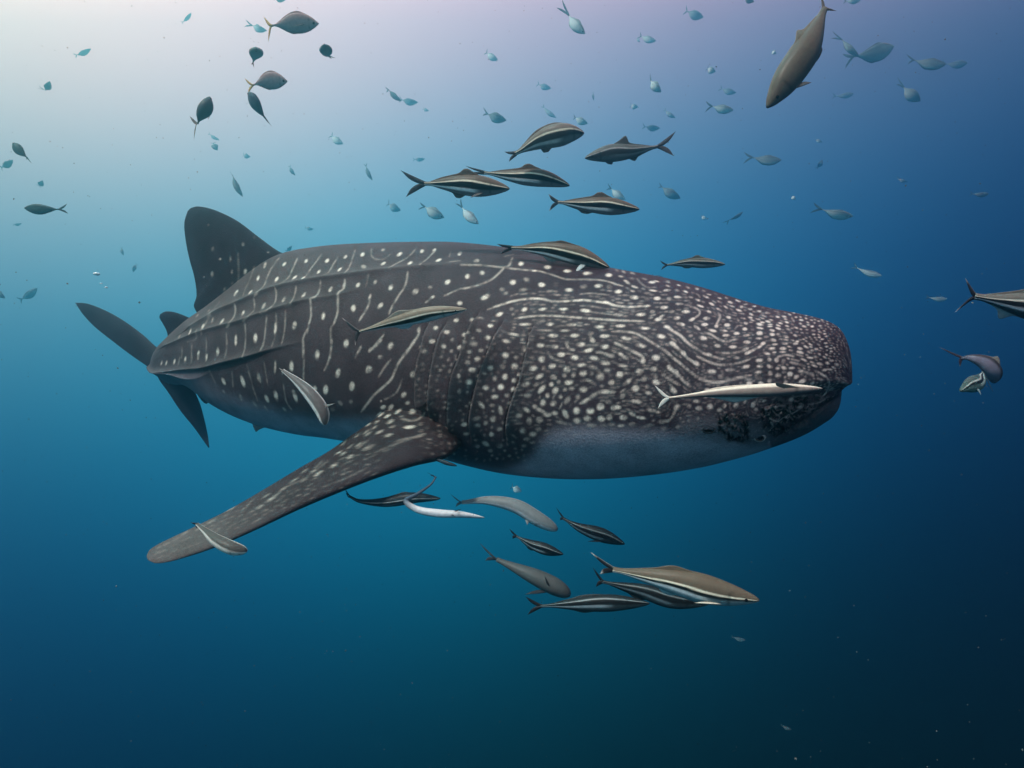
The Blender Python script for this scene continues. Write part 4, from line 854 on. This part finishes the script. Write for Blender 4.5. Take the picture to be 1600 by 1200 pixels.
# top right and right edge
cobia('big brown unstriped cobia diving steeply at the top right', [(1199, 168, 3.0), (1226, 128, 3.0), (1262, 74, 3.02), (1288, 14, 3.06)], 22, 'slim', 32, [(1282, -12), (1307, 17)], plain((.115, .085, .065), (.11, .08, .062), (.07, .06, .058)), up=1,
      fins=[('dorsal', [(.46, 0), (.56, .1), (.64, .42), (.7, .18), (.8, .1), (.9, .04)], (.2, .17, .13)), ('anal', [(.52, 0), (.6, .22), (.66, .26), (.7, .03)], (.06, .05, .05)), ('pectoral', (.27, -.7, (1268, 129), .45), (.05, .045, .045))], tail_col=(.10, .075, .065), fork=.3)
cobia('large striped cobia cut by the right edge, black tail in view', [(1730, 496, 2.5), (1660, 486, 2.5), (1590, 474, 2.52), (1522, 463, 2.55)], 27, 'cobia', 14, [(1508, 434), (1492, 488)], striped((.12, .10, .09), (.62, .56, .5), (.008, .006, .009), (.34, .34, .40), (.03, .03, .04), .50, .38, -.14, -.36),
      fins=[('dorsal', [(.4, 0), (.48, .6), (.54, .5), (.66, .2), (.92, .03)]), ('anal', [(.6, 0), (.68, .1), (.74, .5), (.8, .12), (.92, 0)], (.3, .28, .32))], tail_col=(.012, .009, .014), tail_tip=(.35, .32, .34), fork=.2)
cobia('curled cobia with a dark tail and pale lilac belly near the right edge', [(1553, 598, 2.95), (1552, 580, 2.9), (1538, 566, 2.9), (1515, 559, 2.92), (1504, 560, 2.95)], 12, 'slim', -12, [(1467, 542), (1500, 573)], plain((.03, .025, .03), (.15, .13, .18), (.15, .14, .19), .1), tail_col=(.03, .02, .028), fork=.35, tail_tip=(.2, .19, .2),
      fins=[('dorsal', [(.4, 0), (.5, .5), (.56, .1), (.7, 0)], (.16, .14, .13))])
cobia('greenish striped cobia turned towards us under the curled one', [(1500, 611, 3.1), (1512, 604, 3.12), (1528, 596, 3.2), (1536, 582, 3.3)], 12.5, 'cobia', 25, [(1546, 600), (1552, 613)], striped((.05, .075, .07), (.42, .45, .42), (.01, .012, .014), (.3, .36, .34), (.10, .16, .15), .5, .3, -.1, -.4), tail_col=(.05, .07, .08), fins=[('pectoral', (.3, -.6, (1533, 617), .5), (.2, .26, .28))])
# jacks at the top left
JG = 'reddish jacks under the bright surface'
jc = plain((.42, .25, .24), (.50, .36, .36), (.40, .36, .38)); yt = (.6, .34, .10)
def jack(label, *a, **k): k.setdefault('tail_col', yt); k.setdefault('colour', jc); return make_fish('jack', label, 'fish', *a, group=JG, **k)
JD = ('dorsal', [(.25, 0), (.42, .14), (.52, .10), (.8, .04), (.93, 0)]); JA = ('anal', [(.5, 0), (.6, .1), (.8, .04), (.93, 0)])
jack('largest reddish jack with a yellow forked tail at the top', [(498, 37, 4.6), (470, 36, 4.6), (445, 38, 4.6), (424, 40, 4.6)], 14.8, 'jack', 6, [(412, 26), (419, 66)], fins=[JD, JA, ('pectoral', (.3, -.1, (455, 42), .3), (.2, .16, .14))], n=(32, 28))
jack('reddish jack with a yellow tail above a thin dark fish', [(449, 127, 4.9), (425, 126, 4.9), (405, 130, 4.9), (395, 133, 4.9)], 12.8, 'jack', 6, [(382, 122), (387, 147)], fins=[JD, JA], n=(32, 28))
jack('small dark jack facing us nearly end on, over the pair of yellow tails', [(401, 76, 5.6), (400, 83, 5.75), (397, 92, 5.85), (395, 99, 5.9)], 9, 'jack', 40, [(392, 100), (397, 106)], colour=plain((.07, .07, .075), (.09, .09, .10), (.13, .14, .15)), tail_col=(.2, .14, .08), n=(20, 20), wr=.55)
jack('small dark jack turning away with its tail fin out to the right', [(506, 70, 5.6), (509, 78, 5.7), (511, 86, 5.8), (514, 88, 5.85)], 9.5, 'jack', 20, [(525, 91), (518, 92)], colour=plain((.06, .07, .08), (.08, .09, .10), (.12, .14, .15)), tail_col=(.05, .055, .06), n=(20, 20), wr=.55)
jack('dark plump jack swimming up with a thin crooked tail', [(328, 151, 4.7), (322, 168, 4.7), (313, 183, 4.72), (309, 193, 4.75)], 10.5, 'jack', 50, [(296, 181), (303, 218)], colour=plain((.07, .06, .065), (.09, .08, .09), (.13, .13, .14)), tail_col=(.14, .09, .07), fins=[('pectoral', (.5, -.6, (325, 187), .4), (.03, .03, .035))], n=(28, 24), wr=.75)
jack('thin dark jack pointing down right below the yellow tailed one', [(388, 144, 4.9), (398, 160, 4.9), (408, 176, 4.92), (414, 184, 4.95)], 8, 'scad', 60, [(424, 197), (420, 193)], colour=plain((.05, .055, .08), (.08, .08, .11), (.12, .13, .15)), tail_col=(.04, .04, .05), n=(28, 20), wr=.5)
jack('dark slim fish swimming left with a forked tail over the tail of the shark', [(38, 325, 5.4), (60, 327, 5.4), (76, 327, 5.4), (92, 327, 5.4)], 8, 'scad', 4, [(105, 318), (107, 334)], colour=plain((.04, .055, .055), (.06, .075, .075), (.09, .11, .11)), tail_col=(.04, .05, .05), n=(28, 20))
jack('dark fish slanting down right, just above a blurrier one at the left edge', [(20, 223, 6), (30, 235, 6), (42, 246, 6)], 7, 'scad', 20, [(50, 256), (41, 249)], colour=plain((.05, .065, .065), (.07, .085, .085), (.1, .12, .12)), tail_col=(.06, .075, .06), n=(20, 16))
SG = 'small pale jacks scattered in the blue distance'
sv = plain((.22, .23, .23), (.62, .64, .62), (.72, .73, .70)); sd = plain((.07, .07, .075), (.09, .09, .10), (.14, .14, .15)); sm = plain((.12, .13, .14), (.26, .28, .29), (.40, .42, .42))
TONE = {'s': (sv, (.07, .10, .11)), 'd': (sd, (.05, .08, .09)), 'm': (sm, (.10, .14, .16))}
# x y of snout, optional bend, x y of tail base, half height, distance, tone, kind, label
SMALL = [
((914, 53, 889, 24), 9.5, 5.6, 's', 'jack', 'bright silvery jack diving down right at the top centre', (869, 12), (878, -2)),
((694, 340, 664, 323), 9.5, 6.5, 's', 'jack', 'silvery jack with dark forked tail left of the steeper one, below the cobias', (656, 316), (653, 328)),
((748, 350, 722, 324), 8.5, 6.0, 's', 'jack', 'silvery jack pointing steeply down, just above the shark back', (711, 318), (720, 310)),
((626, 329, 608, 319), 7, 10.5, 'm', 'jack', 'faint jack left of the two silvery ones over the shark back', None, None),
((791, 188, 762, 178), 8.5, 7.5, 'm', 'jack', 'silver backed jack alone left of the highest cobia', (755, 167), (754, 181)),
((1033, 144, 1017, 126), 7.5, 7.0, 's', 'jack', 'white bellied jack with an upright dark tail left of the brown diver', (1016, 113), (1015, 116)),
((1146, 172, 1113, 166), 7.5, 7.5, 's', 'jack', 'bright jack with a dark scissor tail under the white speck fish', (1103, 158), (1101, 176)),
((1221, 250, 1176, 246), 8.5, 7.5, 'm', 'jack', 'long grey jack swimming right below the brown diver', (1162, 237), (1161, 256)),
((1333, 338, 1284, 327), 8.5, 6.8, 's', 'jack', 'bright jack with a dark forked tail over the shark snout', (1271, 316), (1265, 333)),
((1378, 431, 1340, 419), 6, 9.5, 's', 'scad', 'greenish pale jack alone to the right above the snout', None, None),
((1480, 467, 1452, 465), 4.5, 10.5, 's', 'scad', 'small pale fish just left of the black tail at the right edge', None, None),
((1397, 72, 1334, 88), 15, 8.5, 'm', 'jack', 'large faint jack right of the diving cobia', (1316, 84), (1320, 108)),
((1342, 88, 1316, 62), 5.5, 7.5, 'm', 'scad', 'thin curved fish between the diving cobia and the faint jack', (1300, 48), (1298, 60)),
((1478, 101, 1428, 94), 9.5, 8.5, 'm', 'jack', 'greenish jack in front of a paler one at the top right', (1416, 84), (1418, 101)),
((1512, 98, 1478, 100), 7, 13, 'm', 'jack', 'very faint jack whose tail is behind the greenish one', None, None),
((1438, 158, 1412, 136), 10, 9.5, 'm', 'jack', 'faint jack heading down right under the greenish pair', (1402, 120), (1400, 132)),
((1334, 146, 1306, 150), 5, 13.5, 'm', 'scad', 'barely visible slim fish right of the diving snout', None, None),
((627, 158, 608, 141), 4.5, 7.5, 'd', 'scad', 'thin curved dark fish touching a pale oval one', (601, 135), (603, 145)),
((653, 160, 628, 156), 6, 11, 'm', 'jack', 'pale oval fish at the snout of the thin curved one', None, None),
((778, 94, 761, 83), 6, 10, 's', 'jack', 'tiny white jack alone high above the cluster', None, None),
((536, 225, 519, 213), 6.5, 9.5, 's', 'jack', 'small jack with a white back left of the cobia cluster', None, None),
((461, 274, 453, 261), 3.2, 9.5, 'd', 'scad', 'tiny dark upright fish left of the shark dorsal haze', None, None),
((582, 282, 572, 260), 3.4, 8.5, 'd', 'scad', 'tiny dark fish with a thread like tail left of the cobias', None, None),
((379, 307, 364, 275), 4.8, 6.5, 'd', 'scad', 'dark slim fish pointing down right at the tip of the dorsal fin', (357, 262), (359, 268)),
((340, 235, 334, 224), 6, 9, 'd', 'jack', 'small dark smudge of a fish right of the plump dark jack', None, None),
((343, 219, 328, 210), 3, 13, 'm', 'scad', 'hazy sliver of a fish above the small dark smudge', None, None),
((391, 245, 381, 242), 4.5, 12, 'm', 'jack', 'faint teal speck of a fish below the thin dark jack', None, None),
((78, 127, 71, 141), 5.5, 7.5, 'd', 'scad', 'dark curled fish alone near the upper left corner', (57, 138), (60, 134)),
((142, 76, 120, 86), 4.5, 11, 'd', 'scad', 'very faint slanting fish in the white glare, lower of two', None, None),
((299, 20, 286, 34), 3.2, 12, 'd', 'scad', 'very faint slanting fish in the white glare, upper of two', None, None),
((20, 250, 3, 261), 6, 9, 'd', 'scad', 'blurred dark fish cut by the left edge', None, None),
((67, 282, 61, 290), 5, 9.5, 'd', 'jack', 'small grey fish seen end on near the left edge', None, None),
((58, 450, 34, 467), 6.5, 10, 'm', 'scad', 'hazy fish with a white glint left of the shark tail', None, None),
((8, 466, -8, 452), 5, 8.5, 'd', 'scad', 'dark tail end of a fish leaving at the left edge', None, None),
((193, 399, 190, 388), 2.5, 9.5, 'd', 'scad', 'tiny dark upright fish left of the dorsal fin, upper one', None, None),
((208, 425, 213, 414), 3.2, 10.5, 'd', 'scad', 'tiny dark leaning fish left of the dorsal fin, lower one', None, None),
((34, 349, 22, 351), 2.5, 12, 'd', 'scad', 'faint speck fish under the dark slim fish at the left', None, None),
((417, 48, 394, 40), 6, 8.5, 's', 'jack', 'white jack hidden behind the tail of the largest reddish one', (384, 30), (381, 42)),
((446, 0, 430, -2), 4, 8, 'd', 'scad', 'dark fish mostly cut off by the top edge, left', None, None),
((1178, 3, 1164, -3), 5, 7.5, 'd', 'scad', 'dark fish mostly cut off by the top edge, right', None, None),
((1099, 27, 1074, 18), 8, 11, 'm', 'jack', 'faint jack with a bright tail base near the top edge', None, None),
((1025, 64, 1002, 57), 6, 10.5, 's', 'jack', 'pale jack with a white spot on its back left of the faint one', None, None),
((1118, 112, 1106, 107), 6, 9.5, 's', 'jack', 'tiny glinting white fish above the scissor tailed jack', None, None),
((861, 138, 842, 132), 5.5, 13, 'm', 'jack', 'dim jack right of the tiny white one, high above the cluster', None, None),
((928, 157, 927, 146), 2.2, 12, 'd', 'scad', 'tiny dark upright streak above the slate grey cobia', None, None),
((918, 193, 899, 184), 6.5, 9, 's', 'jack', 'silvery jack just right of the highest cobia head', (896, 178), (895, 188)),
((869, 184, 850, 168), 4, 11.5, 'm', 'scad', 'dim slim fish above the highest cobia', None, None),
((997, 167, 986, 165), 5, 12, 's', 'jack', 'blurred white dot of a fish above the grey cobia tail', None, None),
((1031, 200, 1008, 198), 5.5, 12.5, 'd', 'jack', 'dim oval fish just above the grey cobia tail', None, None),
((1055, 184, 1040, 173), 4, 12, 'm', 'scad', 'dim slim fish right of the blurred white dot', None, None),
((1150, 145, 1128, 139), 5.5, 13, 'm', 'jack', 'barely visible jack just above the scissor tailed one', None, None),
((977, 312, 955, 295), 7, 8.5, 's', 'jack', 'silvery jack peeking out above the lowest right cobia', (950, 286), (947, 297)),
((1063, 310, 1034, 292), 8, 8.8, 'm', 'jack', 'grey jack with a white belly mark right of the cluster', (1030, 285), (1028, 294)),
((1161, 331, 1139, 344), 3, 9, 'd', 'scad', 'thin dark bent fish above the shark forehead', (1128, 348), (1136, 352)),
((1105, 342, 1096, 338), 3.5, 12, 's', 'jack', 'tiny pale dot of a fish left of the thin bent one', None, None),
((1243, 312, 1238, 307), 3.5, 10, 's', 'scad', 'tiny white speck fish left of the bright jack over the snout', None, None),
((1285, 250, 1277, 262), 4, 12, 'd', 'scad', 'dim upright fish right of the long grey jack', None, None),
((1545, 303, 1520, 303), 4.5, 10, 'm', 'scad', 'small fish with a white top near the right edge', None, None),
((1213, 84, 1207, 80), 4, 10, 's', 'jack', 'tiny white fish just left of the diving cobia', None, None),
((1345, 0, 1322, 2), 4.5, 9, 's', 'scad', 'pale fish cut by the top edge right of the diving tail', None, None),
((1285, 222, 1275, 218), 3, 13, 'm', 'jack', 'barely visible dot of a fish right of the long grey jack', None, None),
((1000, 66, 996, 60), 2.5, 13, 'm', 'jack', 'faint speck beside the pale jack with a white spot', None, None),
((1037, 434, 1021, 431), 3.5, 9, 'd', 'scad', 'dark fish slipping behind the shark back under the small striped cobia', None, None),
((664, 248, 648, 249), 3.5, 13, 'm', 'scad', 'hazy flat fish above the lowest left cobia', None, None),
((670, 173, 662, 170), 3, 14, 'm', 'scad', 'almost invisible speck fish right of the pale oval one', None, None),
((456, 384, 448, 392), 3.2, 11, 'd', 'scad', 'hazy blue fish in the dip behind the dorsal fin', None, None),
((490, 358, 478, 356), 3.2, 14, 'm', 'scad', 'almost invisible fish over the dip behind the dorsal fin', None, None),
((815, 768, 801, 761), 6, 8, 's', 'jack', 'blurred pale fish under the belly, right of the white remora', None, None),
((1418, 300-16, 1404, 280), 3, 15, 'm', 'scad', 'almost invisible fish in the deep blue right of the bright jack', None, None),
((1165, 1000, 1146, 996), 3.5, 14, 'm', 'scad', 'almost invisible fish in the dark water at the bottom', None, None),
((1237, 1140, 1222, 1134), 3, 14, 'm', 'scad', 'almost invisible fish near the bottom edge', None, None),
]
for pts, hp, D, tone, kind, label, t1, t2 in SMALL[:]:
    D = min(D*2, 27); cf, tcol = TONE[tone]; x0, y0, x1, y1 = pts
    mx, my = (x0+x1)/2+(y1-y0)*.06, (y0+y1)/2-(x1-x0)*.06
    sized = math.hypot(x1-x0, y1-y0) > 26
    make_fish('jack' if kind == 'jack' else 'slim_fish', label, 'fish', [(x0, y0, D), (mx, my, D), (x1, y1, D*1.01)], hp*.86, kind, random.uniform(-8, 25), None if t1 is None else [t1, t2], cf, group=SG,
              n=(20, 16), whole=not sized, eyes=D < 14, tail_col=tcol, fins=[('dorsal', [(.3, 0), (.42, .12), (.6, .08), (.9, 0)]), ('anal', [(.5, 0), (.6, .12), (.9, 0)])] if D < 18 else ())
# ---------------------------------------------------------------- bubbles and drifting particles
bub = material('air_bubble', .1, .8, attr=False, color=(.95, .97, .98), noise=(10, .02))
def blob_points(centre, r, sx=1, sz=1):
    aa = np.linspace(.1, math.pi-.1, 5); bb = np.linspace(0, 2*math.pi, 7)[:-1]
    return centre+r*np.stack([np.cos(aa)[:, None]*sx+0*bb[None], np.sin(aa)[:, None]*np.cos(bb)[None], np.sin(aa)[:, None]*np.sin(bb)[None]*sz], -1)
for x, y, r, lab in ((151, 428, 5.2, 'bright white rising air bubble, the largest of the loose few at the left'), (158, 443, 2.2, 'thin bright bubble, middle one of the three at the left'),
                     (166, 449, 2.6, 'small glinting bubble, lowest of the three at the left')):
    G = blob_points(W(x, y, 5.0), r*5/F, 1, .5); o = grid_mesh('air_bubble', G, bub); o['label'] = lab; o['category'] = 'bubble'; o['group'] = 'air bubbles by the shark tail'
def specks():
    rng = np.random.default_rng(8); V = []; Fc = []
    for k in range(1300):
        D = .8+7*rng.random()**.7; x = rng.uniform(-60, 1660); y = rng.uniform(-40, 1240); c_ = W(x, y, D); r = rng.uniform(.4, 1.05)*D/F*(1.0 if rng.random() > .04 else 2.2)
        if D > 2.6 and 240 < x < 1330 and 380 < y < 750: continue
        b = len(V); e = rng.normal(size=(3, 3)); e, _ = np.linalg.qr(e)
        for q in (e[0], -e[0], e[1], -e[1], e[2]*.6, -e[2]*.6): V.append(tuple(c_+q*r))
        for f in ((0, 2, 4), (2, 1, 4), (1, 3, 4), (3, 0, 4), (2, 0, 5), (1, 2, 5), (3, 1, 5), (0, 3, 5)): Fc.append(tuple(b+i for i in f))
    me = bpy.data.meshes.new('drifting_particles'); me.from_pydata(V, [], Fc); me.update()
    me.materials.append(material('particle', .8, .1, attr=False, color=(.14, .15, .15), noise=(1, .5)))
    o = bpy.data.objects.new('drifting_particles', me); COL.objects.link(o); o['kind'] = 'stuff'; o['label'] = 'fine pale plankton particles drifting in the water'
specks()
